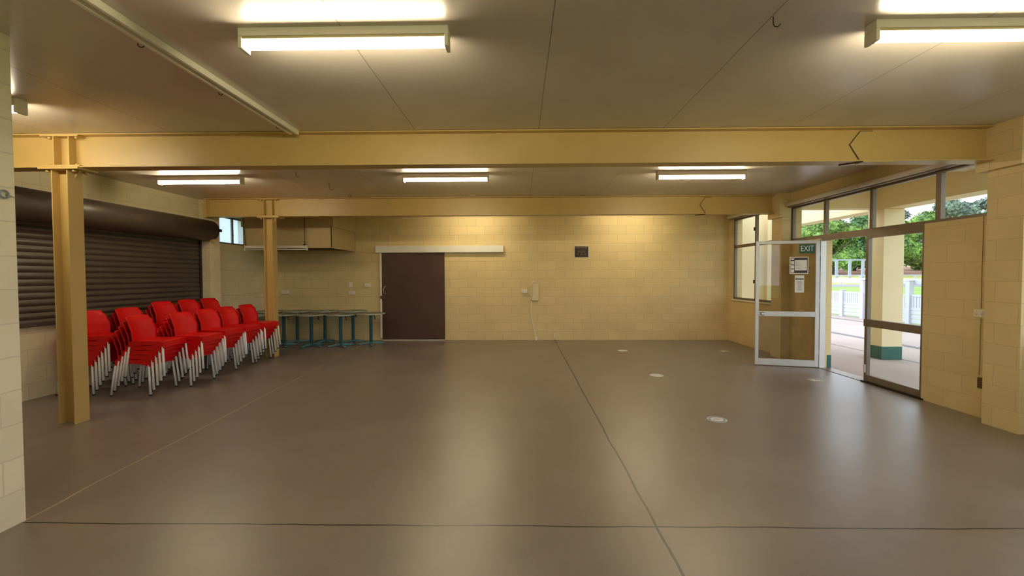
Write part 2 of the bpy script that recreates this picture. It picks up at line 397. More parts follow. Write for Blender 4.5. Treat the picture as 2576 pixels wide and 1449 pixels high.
# ------------------------------------------------------------------ room shell
tag(box(XL-WT, XR+WT, YF-WT, YB+WT, -0.15, 0.0).build('floor', M['floor']), kind='structure')
tag(box(XL-WT, XR+WT, YF-WT, YB+WT, ZC, ZC+0.15).build('ceiling', M['ceiling']), kind='structure')
tag(box(XL-WT, XR+WT, YB, YB+WT, 0, ZC).build('wall_back', M['block']), kind='structure')
wf = MB(); wf.box(XL-WT, -2.6, YF-WT, YF, 0, ZC); wf.box(4.2, XR+WT, YF-WT, YF, 0, ZC); wf.box(-2.6, 4.2, YF-WT, YF, 0, 0.5); wf.box(-2.6, 4.2, YF-WT, YF, 2.7, ZC)  # wide opening added behind the camera for daylight fill
tag(wf.build('wall_front', M['block']), kind='structure')
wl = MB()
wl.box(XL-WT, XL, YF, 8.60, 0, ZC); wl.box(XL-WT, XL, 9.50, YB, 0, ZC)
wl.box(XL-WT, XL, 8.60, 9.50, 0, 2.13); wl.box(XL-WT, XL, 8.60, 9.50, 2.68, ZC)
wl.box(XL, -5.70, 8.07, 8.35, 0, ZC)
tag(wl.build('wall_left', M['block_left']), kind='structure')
tag(box(-3.2, -2.9965, YF, 2.594, 0, ZC).build('wall_pier', M['block_daylit']), kind='structure')
wr = MB(); a, b_ = XR, XR+WT
wr.box(a, b_, 9.87, YB, 0, ZC)
wr.box(a, b_, 8.12, 9.87, 0, 0.945); wr.box(a, b_, 8.12, 9.87, 2.70, ZC)
wr.box(a, b_, 7.82, 8.12, 0, ZC)
wr.box(a, b_, 4.56, 7.82, 2.645, ZC)
wr.box(a, b_, 7.05, 7.82, 0, 2.04)
wr.box(a, b_, 4.56, 5.25, 0, 2.06)
wr.box(a, b_, 4.10, 4.56, 0, ZC)
wr.box(a, b_, 0.3, 4.10, 0, 0.88); wr.box(a, b_, 0.3, 4.10, 2.64, ZC)
wr.box(a, b_, -0.3, 0.3, 0, ZC); wr.box(a, b_, YF, -4.3, 0, ZC); wr.box(a, b_, -4.3, -0.3, 0, 0.88); wr.box(a, b_, -4.3, -0.3, 2.64, ZC)  # includes an opening for the added window behind the camera
# pilasters with wider corbelled heads that carry the beams
wr.box(4.563, a, 7.80, 8.11, 0, 2.47); wr.box(4.52, a, 7.79, 8.17, 2.47, ZC)
wr.box(4.563, a, 4.10, 4.42, 0, 2.47); wr.box(4.52, a, 4.09, 4.50, 2.47, ZC)
tag(wr.build('wall_right', M['block_right']), kind='structure')
sk = MB()
sk.box(b_-0.06, b_+0.004, 7.046, 7.9, -0.03, 0.2)
tag(sk.build('baseboard_outside', M['greenband']), kind='structure')

# ceiling strip (door track) in the first bay, beam packing strips
tr = MB(); tr.box(-2.228, -2.203, YF, 4.31, 2.846, ZC, 0.003); tr.box(-2.165, -2.140, YF, 4.31, 2.846, ZC, 0.003); tr.box(-2.203, -2.165, YF, 4.31, 2.886, ZC)
tag(tr.build('trim_1', M['whitepaint']), kind='structure')

# ------------------------------------------------------------------ steel beams and columns
def steel_beam(yc, x0, x1, label, colx, splice):
    t = thing('steel_beam', label, 'beam', (0, yc, 0), group='steel roof beams', kind='thing')
    zb, zt, hw, tf, tw = 2.557, 2.888, 0.082, 0.013, 0.010
    box(x0, x1, -hw, hw, zt-tf, zt, 0.002).build('top_flange', M['steel'], t)
    box(x0, x1, -hw, hw, zb, zb+tf, 0.002).build('bottom_flange', M['steel'], t)
    box(x0, x1, -tw/2, tw/2, zb+tf, zt-tf).build('web', M['steel'], t)
    for sx in (colx[0]+0.006, colx[1]-0.006):
        sb = MB()
        for sgn in (-1, 1):
            ya, yb2 = sorted((sgn*tw/2, sgn*(hw-0.006)))
            sb.box(sx-0.006, sx+0.006, ya, yb2, zb+tf, zt-tf)
        sb.build('stiffener', M['steel'], t)
    cx = (colx[0]+colx[1])/2
    box(cx-0.20, cx+0.18, -hw-0.004, hw+0.004, zt-tf-0.014, zt-tf, 0.002).build('packing_plate', M['steel'], t)
    box(cx-0.18, cx+0.19, -hw-0.002, hw+0.002, zb+tf, zb+tf+0.012, 0.002).build('packing_plate', M['steel'], t)
    for bx in (cx-0.13, cx+0.14):
        for by in (-0.055, 0.055):
            MB().lathe([(0.016, zt-tf-0.034), (0.016, zt-tf-0.014)], 6, bx, by).build('bolt', M['steel'], t)
            MB().lathe([(0.016, zb+tf+0.012), (0.016, zb+tf+0.026)], 6, bx, by).build('bolt', M['steel'], t)
    # plated opening at the right-hand end: a hexagonal plate with an open seam
    xs = splice; zm = (zb+zt)/2+0.01
    pl = MB().prism([(xs, zm), (xs+0.10, zt-tf-0.012), (x1-0.02, zt-tf-0.012), (x1-0.02, zb+tf), (xs+0.105, zb+tf)], 'y', -tw/2-0.006, -tw/2)
    pl.build('web_plate', M['steel'], t)
    sm = MB(); y0, y1 = -tw/2-0.008, -tw/2-0.001
    def strip(p, q, w=0.006):
        d = (Vector(q)-Vector(p)); n = Vector((-d.y, d.x)).normalized()*w/2; P, Q = Vector(p), Vector(q)
        sm.prism([tuple(P+n), tuple(Q+n), tuple(Q-n), tuple(P-n)], 'y', y0, y1)
    strip((xs, zm), (xs+0.10, zt-tf-0.012)); strip((xs, zm), (xs+0.105, zb+tf)); strip((xs+0.10, zt-tf-0.012), (xs+0.22, zt-tf-0.012))
    sm.build('seam', M['seam'], t)
    box(xs+0.08, xs+0.36, -hw-0.001, 0.02, zb-0.008, zb, 0.001).build('splice_plate', M['steel'], t)
    MB().prism([(xs-0.06, 0.05), (xs+0.08, -hw), (xs+0.092, -hw), (xs-0.05, 0.055)], 'z', zb-0.010, zb).build('flange_gap', M['seam'], t)
    return t
C1, C2 = (-4.605, -4.440), (-4.625, -4.465)
steel_beam(4.405, XL+0.002, 4.52, 'long cream steel roof beam nearest the camera, crossing the whole room', C1, 3.21)
bm2 = steel_beam(8.03, -5.66, 4.52, 'cream steel roof beam farther back, just before the brown door wall', C2, 3.23)
ep = MB(); ep.box(-5.70, -5.655, -0.10, 0.10, 2.545, 2.889); ep.build('end_plate', M['steel'], bm2)
for k, bz in enumerate((2.60, 2.64, 2.70, 2.78, 2.83, 2.86)):
    MB().lathe([(0.014, -0.02), (0.014, 0.0)], 6).build('bolt', M['steel'], bm2, (-5.60, -0.006, bz)).rotation_euler = (PI/2, 0, 0)
def steel_column(yc, colx, label):
    t = thing('steel_column', label, 'column', ((colx[0]+colx[1])/2, yc, 0), group='steel columns', kind='thing')
    w = (colx[1]-colx[0])/2; hy = 0.077
    box(w-0.011, w, -hy, hy, 0, 2.535, 0.002).build('flange', M['steel'], t)
    box(-w, -w+0.011, -hy, hy, 0, 2.535, 0.002).build('flange', M['steel'], t)
    box(-w+0.011, w-0.011, -0.004, 0.004, 0, 2.535).build('web', M['steel'], t)
    box(-0.19, 0.21, -0.10, 0.115, 2.533, 2.5565, 0.002).build('cap_plate', M['steel'], t)
    MB().prism([(w, 2.533), (w+0.055, 2.533), (w, 2.455)], 'y', -0.006, 0.006).build('gusset', M['steel'], t)
    for bx in (-0.13, 0.135):
        for by in (-0.06, 0.06):
            MB().lathe([(0.017, 2.510), (0.017, 2.533)], 6, bx, by).build('bolt', M['steel'], t)
steel_column(4.382, C1, 'thick cream steel column nearest the camera beside the left block pier')
steel_column(8.03, C2, 'cream steel column farther back between red chairs and round tables')

# ------------------------------------------------------------------ fluorescent battens
def batten(name, label, lit=True, L=1.2):
    t = thing(name, label, 'light', group='fluorescent ceiling lights')
    h = L/2
    b = MB(); b.box(-h, h, -0.045, 0.045, -0.048, 0.0, 0.004)
    b.build('housing', M['whitepaint'], t)
    box(-h+0.02, h-0.02, -0.040, 0.040, -0.062, -0.048, 0.003).build('reflector', M['tray'], t)
    for s in (-1, 1):
        x0, x1 = sorted((s*h, s*(h-0.022)))
        box(x0, x1, -0.045, 0.045, -0.115, -0.048, 0.004).build('lampholder', M['whitepaint'], t)
    MB().tube([(-h+0.022, 0, -0.088), (h-0.022, 0, -0.088)], 0.019, 14).build('tube', M['tube'] if lit else M['tube_off'], t)
    return t
spots = [(-1.0, 2.575, 'lit fluorescent batten on the ceiling left of centre, nearest the camera'),
         (2.585, 2.575, 'lit fluorescent batten on the ceiling at the upper right edge'),
         (-4.56, 3.50, 'lit fluorescent batten mostly hidden behind the left block pier'),
         (-4.50, 6.22, 'lit fluorescent batten above the stacked red chairs'),
         (-1.02, 6.17, 'lit fluorescent batten in the middle, between the two steel beams'),
         (2.475, 6.12, 'lit fluorescent batten between the beams, near the glass doors'),
         (-1.0, 9.15, 'lit fluorescent batten hidden behind the far beam above the brown door'),
         (2.45, 9.15, 'lit fluorescent batten hidden behind the far beam near the plaque'),
         (-1.0, -1.2, 'added unseen fluorescent batten behind the camera, left of centre'),  # unseen lamp added to brighten the room
         (2.58, -1.2, 'added unseen fluorescent batten behind the camera, right side'),]  # also unseen, added as fill light
proto = batten('ceiling_light', spots[0][2]); proto.location = (spots[0][0], spots[0][1], ZC)
PT = tree_of(proto)
for x, y, l in spots[1:]: dup(proto, (x, y, ZC), 0, l, PT)

# ------------------------------------------------------------------ sliding door
d1 = bpy.data.objects.new('door_1', None); COL.objects.link(d1); tag(d1, kind='structure')
box(-3.13, -1.705, 10.022, 10.062, 0.03, 2.0, 0.003).build('panel', M['door'], d1)
box(-3.175, -3.132, 10.01, 10.068, 0.07, 2.0, 0.002).build('jamb', M['whitepaint'], d1)
box(-3.13, -1.705, 10.015, 10.068, 0.004, 0.022).build('bottom_track', M['whitepaint'], d1)
h = MB(); h.tube([(-3.062, 10.02, 1.235), (-3.062, 9.975, 1.225), (-3.078, 9.965, 1.19), (-3.080, 9.965, 1.12), (-3.066, 9.975, 1.08), (-3.062, 10.02, 1.075)], 0.009, 8)
h.build('handle', M['chrome'], d1)
for z in (1.24, 1.07):
    o = MB().lathe([(0.018, 0), (0.018, 0.006), (0.010, 0.010)], 16).build('handle_rose', M['chrome'], d1, (-3.060, 10.022, z)); o.rotation_euler = (PI/2, 0, 0)
lt = MB(); lt.box(-3.165, -3.055, 9.992, 10.022, 0.955, 1.025, 0.004); lt.box(-3.07, -3.045, 9.985, 10.022, 0.955, 1.03, 0.003)
lt.build('latch', M['rusty'], d1)
tag(box(-3.255, -0.36, 9.965, 10.07, 2.002, 2.152, 0.004).build('door_track_cover', M['white']),
    'long white boxed track cover above the brown sliding door', 'track cover')

# ------------------------------------------------------------------ roller shutter
rs = thing('roller_shutter', 'dark brown steel roller shutter closed over the left wall counter', 'shutter', (XL, 5.7, 0.88))
y0, y1 = -2.3, 2.32
sl = MB(); pitch = 0.0815; n = 17; prof = []
for k in range(n):
    z = k*pitch
    for q in range(7):
        u = q/6.0
        prof.append((0.012 + 0.014*math.sin(PI*min(1, u*1.12)) if u < 0.89 else 0.008, z + u*pitch*0.995))
V = [[sl.bm.verts.new((x, yy, z)) for x, z in prof] for yy in (y0, y1)]
for i in range(len(prof)-1): sl.bm.faces.new((V[0][i], V[1][i], V[1][i+1], V[0][i+1]))
sl.build('curtain', M['shutter'], rs)
box(0.002, 0.045, y0, y1, -0.005, 0.05, 0.004).build('bottom_bar', M['shutter'], rs)
dr = MB(); dr.tube([(0.155, y0-0.05, 1.44), (0.155, 2.42, 1.44)], 0.19, 40); dr.build('drum_cover', M['shutter'], rs)
o = MB(); o.tube([(0.155, 2.42, 1.44), (0.155, 2.428, 1.44)], 0.185, 40); o.build('drum_end', M['shutter_end'], rs)
o = MB(); o.box(0.325, 0.365, 2.40, 2.46, 1.42, 1.47, 0.003); o.build('winding_lug', M['black'], rs)
box(0.002, 0.05, 2.325, 2.36, -0.02, 1.27, 0.003).build('guide', M['shutter_end'], rs)
box(0.01, 0.33, 2.345, 2.36, 1.24, 1.28).build('bracket', M['steel'], rs)

# ------------------------------------------------------------------ high window on the left wall
w0 = bpy.data.objects.new('window_1', None); COL.objects.link(w0); tag(w0, kind='structure')
f = MB(); f.box(-5.93, -5.90, 8.60, 8.63, 2.13, 2.68); f.box(-5.93, -5.90, 9.47, 9.50, 2.13, 2.68); f.box(-5.93, -5.90, 8.60, 9.50, 2.13, 2.16)
f.box(-5.93, -5.90, 8.60, 9.50, 2.65, 2.68); f.box(-5.93, -5.895, 9.015, 9.06, 2.16, 2.65)
f.build('window_frame', M['bronze'], w0)
box(-5.918, -5.912, 8.63, 9.03, 2.16, 2.65).build('pane', M['frost'], w0)
box(-5.918, -5.912, 9.05, 9.47, 2.16, 2.65).build('pane', M['frost'], w0)
box(-5.897, -5.885, 9.03, 9.045, 2.30, 2.36).build('catch', M['black'], w0)

# ------------------------------------------------------------------ range hood and hanging light
hd = thing('range_hood', 'big boxy cream extractor hood hung in the back left corner', 'hood', (-4.64, 9.43, 2.05))
hw_, hd_ = 0.89, 0.635
c = MB()   # lower canopy: four skirt sheets
t_ = 0.012
c.box(-hw_, hw_, -hd_, -hd_+t_, 0, 0.42); c.box(-hw_, hw_, hd_-t_, hd_, 0, 0.42); c.box(-hw_, -hw_+t_, -hd_, hd_, 0, 0.42); c.box(hw_-t_, hw_, -hd_, hd_, 0, 0.42)
c.build('canopy', M['hood'], hd)
box(-hw_+t_, hw_-t_, -hd_+t_, hd_-t_, 0.03, 0.045).build('underside_inset', M['hood_in'], hd)  # dark sheet inset in the canopy underside
r = MB(); r.box(-hw_-0.006, hw_+0.006, -hd_-0.006, -hd_+0.02, -0.012, 0.006, 0.002); r.box(hw_-0.02, hw_+0.006, -hd_+0.02, hd_, -0.012, 0.006, 0.002); r.box(-hw_-0.006, -hw_+0.02, -hd_+0.02, hd_, -0.012, 0.006, 0.002)
r.build('rim', M['hood'], hd)
box(-hw_-0.05, hw_+0.03, -hd_+0.015, hd_, 0.42, 0.835, 0.003).build('plenum', M['hood'], hd)
hl = thing('hanging_light', 'unlit white fluorescent batten hanging on two chains before the extractor hood', 'light', (-4.83, 8.73, 2.0))
box(-0.62, 0.62, -0.035, 0.035, 0.03, 0.085, 0.004).build('housing', M['white'], hl)
MB().tube([(-0.6, 0, 0.008), (0.6, 0, 0.008)], 0.013, 10).build('tube', M['tube_off'], hl)
for s in (-1, 1):
    x0, x1 = sorted((s*0.625, s*0.605)); box(x0, x1, -0.036, 0.036, -0.012, 0.09, 0.003).build('lampholder', M['white'], hl)
def chain(x, z0, z1, lean):
    ch = MB(); nl = int((z1-z0)/0.028)
    for k in range(nl):
        z = z0 + (k+0.5)*(z1-z0)/nl; xx = x + lean*(k/nl)
        pts = []
        for q in range(9):
            a_ = 2*PI*q/8; u, v = 0.008*math.cos(a_), 0.018*math.sin(a_)
            pts.append((xx+u, 0, z+v) if k % 2 else (xx, u, z+v))
        ch.tube(pts, 0.0032, 5, False)
    return ch
chain(-0.615, 0.085, 0.888, -0.05).build('chain', M['black'], hl)
chain(0.57, 0.085, 0.888, 0.0).build('chain', M['black'], hl)
MB().prism([(0.53, 0.085), (0.61, 0.085), (0.575, 0.115)], 'y', -0.02, 0.02).build('hanger', M['black'], hl)

# ------------------------------------------------------------------ right wall glazing
def window(name): 
    o = bpy.data.objects.new(name, None); COL.objects.link(o); tag(o, kind='structure'); return o
w2 = window('window_2')
f = MB(); X0, X1 = 4.738, 4.788
for (ya, yb, za, zb) in ((8.12, 9.87, 0.945, 0.985), (8.12, 9.87, 2.66, 2.70), (8.12, 8.16, 0.945, 2.70), (9.83, 9.87, 0.945, 2.70), (8.965, 9.015, 0.945, 2.70), (8.12, 9.87, 2.06, 2.12)):
    f.box(X0, X1, ya, yb, za, zb)
f.build('window_frame', M['bronze'], w2)
for ya, yb in ((8.16, 8.965), (9.015, 9.83)):
    for za, zb in ((0.985, 2.06), (2.12, 2.66)):
        box(4.760, 4.766, ya, yb, za, zb).build('pane', M['glass'], w2)
f = MB(); f.box(4.725, 4.74, 9.02, 9.04, 2.36, 2.43); f.box(4.725, 4.74, 9.02, 9.04, 1.30, 1.37); f.build('catch', M['black'], w2)
box(4.68, 4.90, 8.12, 9.87, 0.915, 0.945, 0.003).build('sill', M['whitepaint'], w2)
w3 = window('window_3')   # transom lights above the doors
f = MB()
f.box(X0, X1, 4.56, 7.82, 2.04, 2.095); f.box(X0, X1, 4.56, 7.82, 2.61, 2.645)
for yc, w in ((7.80, 0.02), (6.98, 0.025), (6.07, 0.025), (5.115, 0.032), (4.572, 0.012)): f.box(X0, X1, yc-w, yc+w, 2.095, 2.61)
f.build('window_frame', M['bronze'], w3)
for ya, yb in ((7.005, 7.78), (6.095, 6.955), (5.147, 6.045), (4.584, 5.083)): box(4.760, 4.766, ya, yb, 2.095, 2.61).build('pane', M['glass'], w3)
w4 = window('window_4')   # fixed leaf beside the open door
f = MB()
f.box(X0, X1, 5.25, 6.15, 1.965, 2.04); f.box(X0, X1, 5.25, 6.15, 0.0, 0.10); f.box(X0, X1, 5.25, 5.30, 0.1, 1.965); f.box(X0, X1, 6.105, 6.15, 0.1, 1.965)
f.box(4.725, X1, 5.25, 6.15, 0.765, 0.862)
f.build('window_frame', M['bronze'], w4)
box(4.722, 4.738, 6.112, 6.142, 0.13, 0.24, 0.003).build('floor_bolt', M['white'], w4)
f = MB(); f.box(4.70, 4.735, 5.22, 6.16, 0.0, 0.018); f.build('sill', M['black'], w4)
for za, zb in ((0.10, 0.765), (0.862, 1.965)): box(4.760, 4.766, 5.30, 6.105, za, zb).build('pane', M['glass'], w4)
w5 = window('window_5')   # big window towards the camera on the right
f = MB()
for (ya, yb, za, zb) in ((0.3, 4.10, 0.88, 0.92), (0.3, 4.10, 2.60, 2.64), (0.3, 0.34, 0.88, 2.64), (4.06, 4.10, 0.88, 2.64), (2.15, 2.2, 0.88, 2.64), (1.2, 1.25, 0.88, 2.64), (3.1, 3.15, 0.88, 2.64)): f.box(X0+0.06, X1+0.06, ya, yb, za, zb)
f.build('window_frame', M['bronze'], w5)
for ya, yb in ((0.34, 1.2), (1.25, 2.15), (2.2, 3.1), (3.15, 4.06)): box(4.820, 4.826, ya, yb, 0.92, 2.60).build('pane', M['glass'], w5)
w6 = window('window_fill_6')   # unseen window added behind the camera for daylight fill
f = MB()
for (ya, yb, za, zb) in ((-4.3, -0.3, 0.88, 0.92), (-4.3, -0.3, 2.60, 2.64), (-4.3, -4.26, 0.92, 2.6), (-0.34, -0.3, 0.92, 2.6), (-2.32, -2.28, 0.92, 2.6)): f.box(X0+0.06, X1+0.06, ya, yb, za, zb)
f.build('window_frame', M['bronze'], w6)
for ya, yb in ((-4.26, -2.32), (-2.28, -0.34)): box(4.820, 4.826, ya, yb, 0.92, 2.60).build('pane', M['glass'], w6)
w7 = window('window_fill_7')   # unseen glazing added behind the camera to brighten the room
f = MB()
for xa in (-2.6, -0.92, 0.78, 2.48, 4.16): f.box(xa, xa+0.04, YF-0.12, YF-0.08, 0.5, 2.7)
f.box(-2.56, 4.16, YF-0.12, YF-0.08, 0.5, 0.54); f.box(-2.56, 4.16, YF-0.12, YF-0.08, 2.66, 2.7)
f.build('window_frame', M['bronze'], w7)
for xa in (-2.56, -0.88, 0.82, 2.52): box(xa, xa+1.64, YF-0.103, YF-0.097, 0.54, 2.66).build('pane', M['glass'], w7)
d2 = window('door_2')     # frame round the doorway
f = MB(); f.box(4.715, 4.80, 7.02, 7.06, 0, 2.04, 0.002)
f.build('jamb', M['alu'], d2)
f = MB(); f.box(X0, X1, 6.15, 7.02, 2.0, 2.04); f.build('head', M['bronze'], d2)
f = MB(); f.box(4.713, 4.90, 6.15, 7.02, -0.01, 0.006); f.build('threshold', M['bronze'], d2)

# open door leaf, hinged at the far jamb and swung into the room
lf = bpy.data.objects.new('door_3', None); COL.objects.link(lf); tag(lf, kind='structure')
lf.location = (4.712, 7.045, 0); ang = math.atan2(0.235, -0.87); lf.rotation_euler = (0, 0, ang)
LW, LT = 0.90, 0.020   # local x runs from hinge to free edge; room side faces local +y
f = MB()
f.box(0.0, 0.055, -LT, LT, 0.012, 2.015, 0.003); f.box(LW-0.05, LW, -LT, LT, 0.012, 2.015, 0.003)
f.box(0.055, LW-0.05, -LT, LT, 1.965, 2.015, 0.003); f.box(0.055, LW-0.05, -LT, LT, 0.012, 0.115, 0.003); f.box(0.055, LW-0.05, -LT, LT, 0.805, 0.885, 0.003)
f.build('leaf_frame', M['alu'], lf)
for za, zb in ((0.115, 0.805), (0.885, 1.965)): box(0.055, LW-0.05, -0.003, 0.003, za, zb).build('pane', M['doorglass'], lf)
for s in (1, -1):
    o = MB().lathe([(0.026, 0), (0.026, 0.006), (0.012, 0.010), (0.012, 0.03), (0.026, 0.042), (0.028, 0.055), (0.018, 0.066)], 20).build('knob', M['chrome'], lf, (LW-0.095, s*LT, 0.845)); o.rotation_euler = (-s*PI/2, 0, 0)
for z in (0.25, 1.05, 1.8):
    MB().tube([(-0.008, 0.012, z-0.05), (-0.008, 0.012, z+0.05)], 0.008, 8).build('hinge', M['alu'], lf)

# things stuck on the open leaf
def leaf_pt(s, off, z):
    u = Vector((math.cos(ang), math.sin(ang), 0)); nrm = Vector((-math.sin(ang), math.cos(ang), 0))
    return Vector((4.712, 7.045, z)) + u*s + nrm*off
def on_leaf(name, label, cat, s0, s1, z0, z1, off):
    """flat sheet on the camera side of the door glass; local x to the viewer's right, local z up, -y out"""
    cpt = leaf_pt((s0+s1)/2, off, (z0+z1)/2)
    t = thing(name, label, cat, cpt, ang+PI)
    return t, (s1-s0)/2, (z1-z0)/2
UP = Matrix.Rotation(PI/2, 4, 'X')
def text_on(t, body, size, x, z, m, y=-0.004, name='lettering', align='CENTER'):
    return text_mesh(body, size, name, m, t, Matrix.Translation((x, y, z)) @ UP, align, 0.0004)
OFF = 0.0065
t, w, hh = on_leaf('exit_sign', 'green and white EXIT sign on the open glass door', 'sign', 0.068, 0.282, 1.81, 1.955, OFF)
box(-w, w, -0.002, 0.002, -hh, hh).build('panel', M['exit'], t)
e = text_on(t, 'EXIT', 0.125, 0, 0, M['stk_white']); e.scale = (0.72, 1.0, 1.0)
t, w, hh = on_leaf('evacuation_plan', 'framed evacuation plan on the open glass door below the exit sign', 'notice', 0.155, 0.415, 1.485, 1.755, OFF)
box(-w, w, -0.002, 0.003, -hh, hh).build('frame', M['whitepaint'], t)
box(-w+0.012, w-0.010, -0.0028, -0.002, -hh+0.014, hh-0.012).build('backing', M['ink'], t)
box(-w+0.072, w-0.020, -0.0036, -0.0028, -hh+0.055, hh-0.05).build('plan_sheet', M['paper'], t)
pm = MB()
for k in range(9):
    px_ = -w+0.085+random.random()*0.10; pz = -hh+0.07+random.random()*0.12
    pm.box(px_, px_+0.02+random.random()*0.03, -0.0042, -0.0036, pz, pz+0.002)
    pm.box(px_, px_+0.002, -0.0042, -0.0036, pz, min(pz+0.03, hh-0.06))
pm.build('plan_lines', M['ink'], t)
kb = MB()
for z0 in (-hh+0.022, -hh+0.085, -hh+0.150): kb.box(-w+0.018, -w+0.064, -0.0036, -0.0028, z0, z0+0.052)
kb.box(-w+0.018, -w+0.064, -0.0036, -0.0028, hh-0.045, hh-0.022)
kb.build('key_panels', M['paper'], t)
t, w, hh = on_leaf('notice_sheet', 'white printed notice sheet taped to the door glass under the framed plan', 'notice', 0.21, 0.338, 1.19, 1.462, OFF)
box(-w, w, -0.0012, 0.0008, -hh, hh).build('sheet', M['paper'], t)
pt = MB(); pt.box(-w+0.006, w-0.006, -0.002, -0.0012, hh-0.068, hh-0.050); pt.box(-w+0.012, -w+0.03, -0.002, -0.0012, hh-0.035, hh-0.030)
for k in range(13):
    ww = (w-0.02)*random.uniform(0.55, 1.0); z = hh-0.09-k*0.0125
    pt.box(-ww, ww, -0.002, -0.0012, z, z+0.0032)
pt.build('print', M['ink'], t)

# curtain pelmet tracks over the right-hand windows
t = thing('blind_rail', 'long pale rolled blind rail above the glass doors', 'blind rail', (4.63, 6.3, 2.68))
for k, (ya, yb) in enumerate(((-1.70, -0.16), (-0.15, 1.55))):
    MB().tube([(0, ya, 0), (0, yb, 0)], 0.033, 14).build('roller', M['whitepaint'], t)
box(0.02, 0.08, -1.70, 1.49, -0.045, 0.0).build('back_rail', M['bronze'], t)
t = thing('blind_rail', 'short pale rolled blind rail above the far corner window', 'blind rail', (4.63, 9.1, 2.735))
MB().tube([(0, -0.90, 0), (0, 0.84, 0)], 0.033, 14).build('roller', M['whitepaint'], t)
box(0.02, 0.08, -0.90, 0.84, -0.05, 0.0).build('back_rail', M['bronze'], t)

# ------------------------------------------------------------------ stacking chairs
def make_chair():
    t = thing('stacking_chair', 'x', 'chair', group='stacked red plastic chairs')
    # seat: dished top with a skirt that arches between the legs
    s = MB(); nx, ny = 12, 12
    def top(u, v):
        x = -0.195 + 0.41*u; y = -0.207 + 0.414*v
        e = 1 - (2*v-1)**2
        z = 0.442 - 0.012*e*math.sin(PI*min(1, u*1.1)) - 0.010*max(0, u-0.85)/0.15
        r = 0.03
        y *= 1 - 0.05*(1-u)
        return (x, y, z)
    V = s.grid(top, nx, ny)
    ring = [V[i][0] for i in range(nx+1)] + [V[nx][j] for j in range(1, ny+1)] + [V[i][ny] for i in range(nx-1, -1, -1)]
    low = []
    for v in ring:
        x, y, z = v.co
        if abs(abs(y)-0.207) < 0.013 and x < 0.21:
            u = (x+0.195)/0.41; d = 0.074 - 0.030*math.sin(PI*min(1, max(0, u)))
        else:
            q = (y/0.207); d = 0.074 - 0.012*(1-q*q)
        low.append(s.bm.verts.new((x + (0.006 if x > 0.2 else 0), y*1.034, z-d)))
    for i in range(len(ring)-1):
        s.bm.faces.new((ring[i], low[i], low[i+1], ring[i+1]))
    so = s.build('seat', M['red'], t); md = so.modifiers.new('thickness', 'SOLIDIFY'); md.thickness = 0.006; md.offset = 1
    # backrest: one curved shell, edges wrapping forward
    def lerp(tab, z):
        for (z0, a0), (z1, a1) in zip(tab, tab[1:]):
            if z <= z1: k = (z-z0)/(z1-z0); k = k*k*(3-2*k); return a0+(a1-a0)*k
        return tab[-1][1]
    XC = [(0.365, -0.198), (0.44, -0.206), (0.56, -0.226), (0.66, -0.250), (0.755, -0.282)]
    WR = [(0.365, 0.030), (0.44, 0.055), (0.56, 0.070), (0.66, 0.056), (0.755, 0.034)]
    HW = [(0.365, 0.200), (0.44, 0.208), (0.56, 0.212), (0.66, 0.206), (0.755, 0.186)]
    bk = MB()
    def back(u, v):
        q = 2*u-1; z = 0.365+0.39*v
        zz = z - (0.010*q*q if v > 0.9 else 0)
        return (lerp(XC, z)+lerp(WR, z)*q*q, lerp(HW, z)*q, zz)
    bk.grid(back, 16, 14)
    bo = bk.build('backrest', M['red'], t); md = bo.modifiers.new('thickness', 'SOLIDIFY'); md.thickness = 0.010; md.offset = 0
    for sx in (1, -1):
        for sy in (-1, 1):
            fx, fy = (0.235, 0.226*sy) if sx > 0 else (-0.235, 0.222*sy)
            tx, ty = (0.208, 0.206*sy) if sx > 0 else (-0.188, 0.203*sy)
            P, Q = Vector((tx, ty, 0.378)), Vector((fx, fy, 0.016))
            lg = MB().tube([P, Q], [0.0125, 0.0135], 10).build('leg', M['legalu'], t)
            MB().tube([Q, Q + (Q-P).normalized()*0.0155], [0.0145, 0.0155], 10).build('foot', M['rubber'], lg)
    return t
chair = make_chair(); CT = tree_of(chair)
STEP = (0.043, 0.057)
RANK = {0: 'bottom', 1: 'second lowest', 2: 'third from the floor', 3: 'fourth from the floor', 4: 'fifth from the floor', 5: 'sixth from the floor'}
ORD = ['nearest', 'second nearest', 'middle', 'second farthest', 'farthest']
front = [(-4.83, 5.585, 4, 5), (-4.65, 6.06, 0, 5), (-4.745, 6.69, -2, 5), (-4.75, 7.16, 0, 5), (-4.745, 7.69, 0, 5)]
backr = [(-5.545, 5.615, 0, 6), (-5.545, 6.18, 0, 6), (-5.545, 6.73, 0, 7), (-5.545, 7.25, 0, 7), (-5.545, 7.75, 0, 7)]
used = False
for row, tab in (('front', front), ('back', backr)):
    for i, (x, y, deg, n) in enumerate(tab):
        rz = math.radians(deg)
        for k in range(n):
            rank = 'topmost' if k == n-1 else RANK[k]
            where = 'front-row stack towards the room' if row == 'front' else 'back-row stack against the shutter'
            lab = 'red plastic chair, %s in the %s %s' % (rank, ORD[i], where)
            j = random.uniform(-0.003, 0.003)
            p = (x + STEP[0]*k*math.cos(rz) + j, y + STEP[0]*k*math.sin(rz), STEP[1]*k)
            if not used:
                chair.location = p; chair.rotation_euler = (0, 0, rz); chair['label'] = lab; used = True
            else: dup(chair, p, rz, lab, CT)

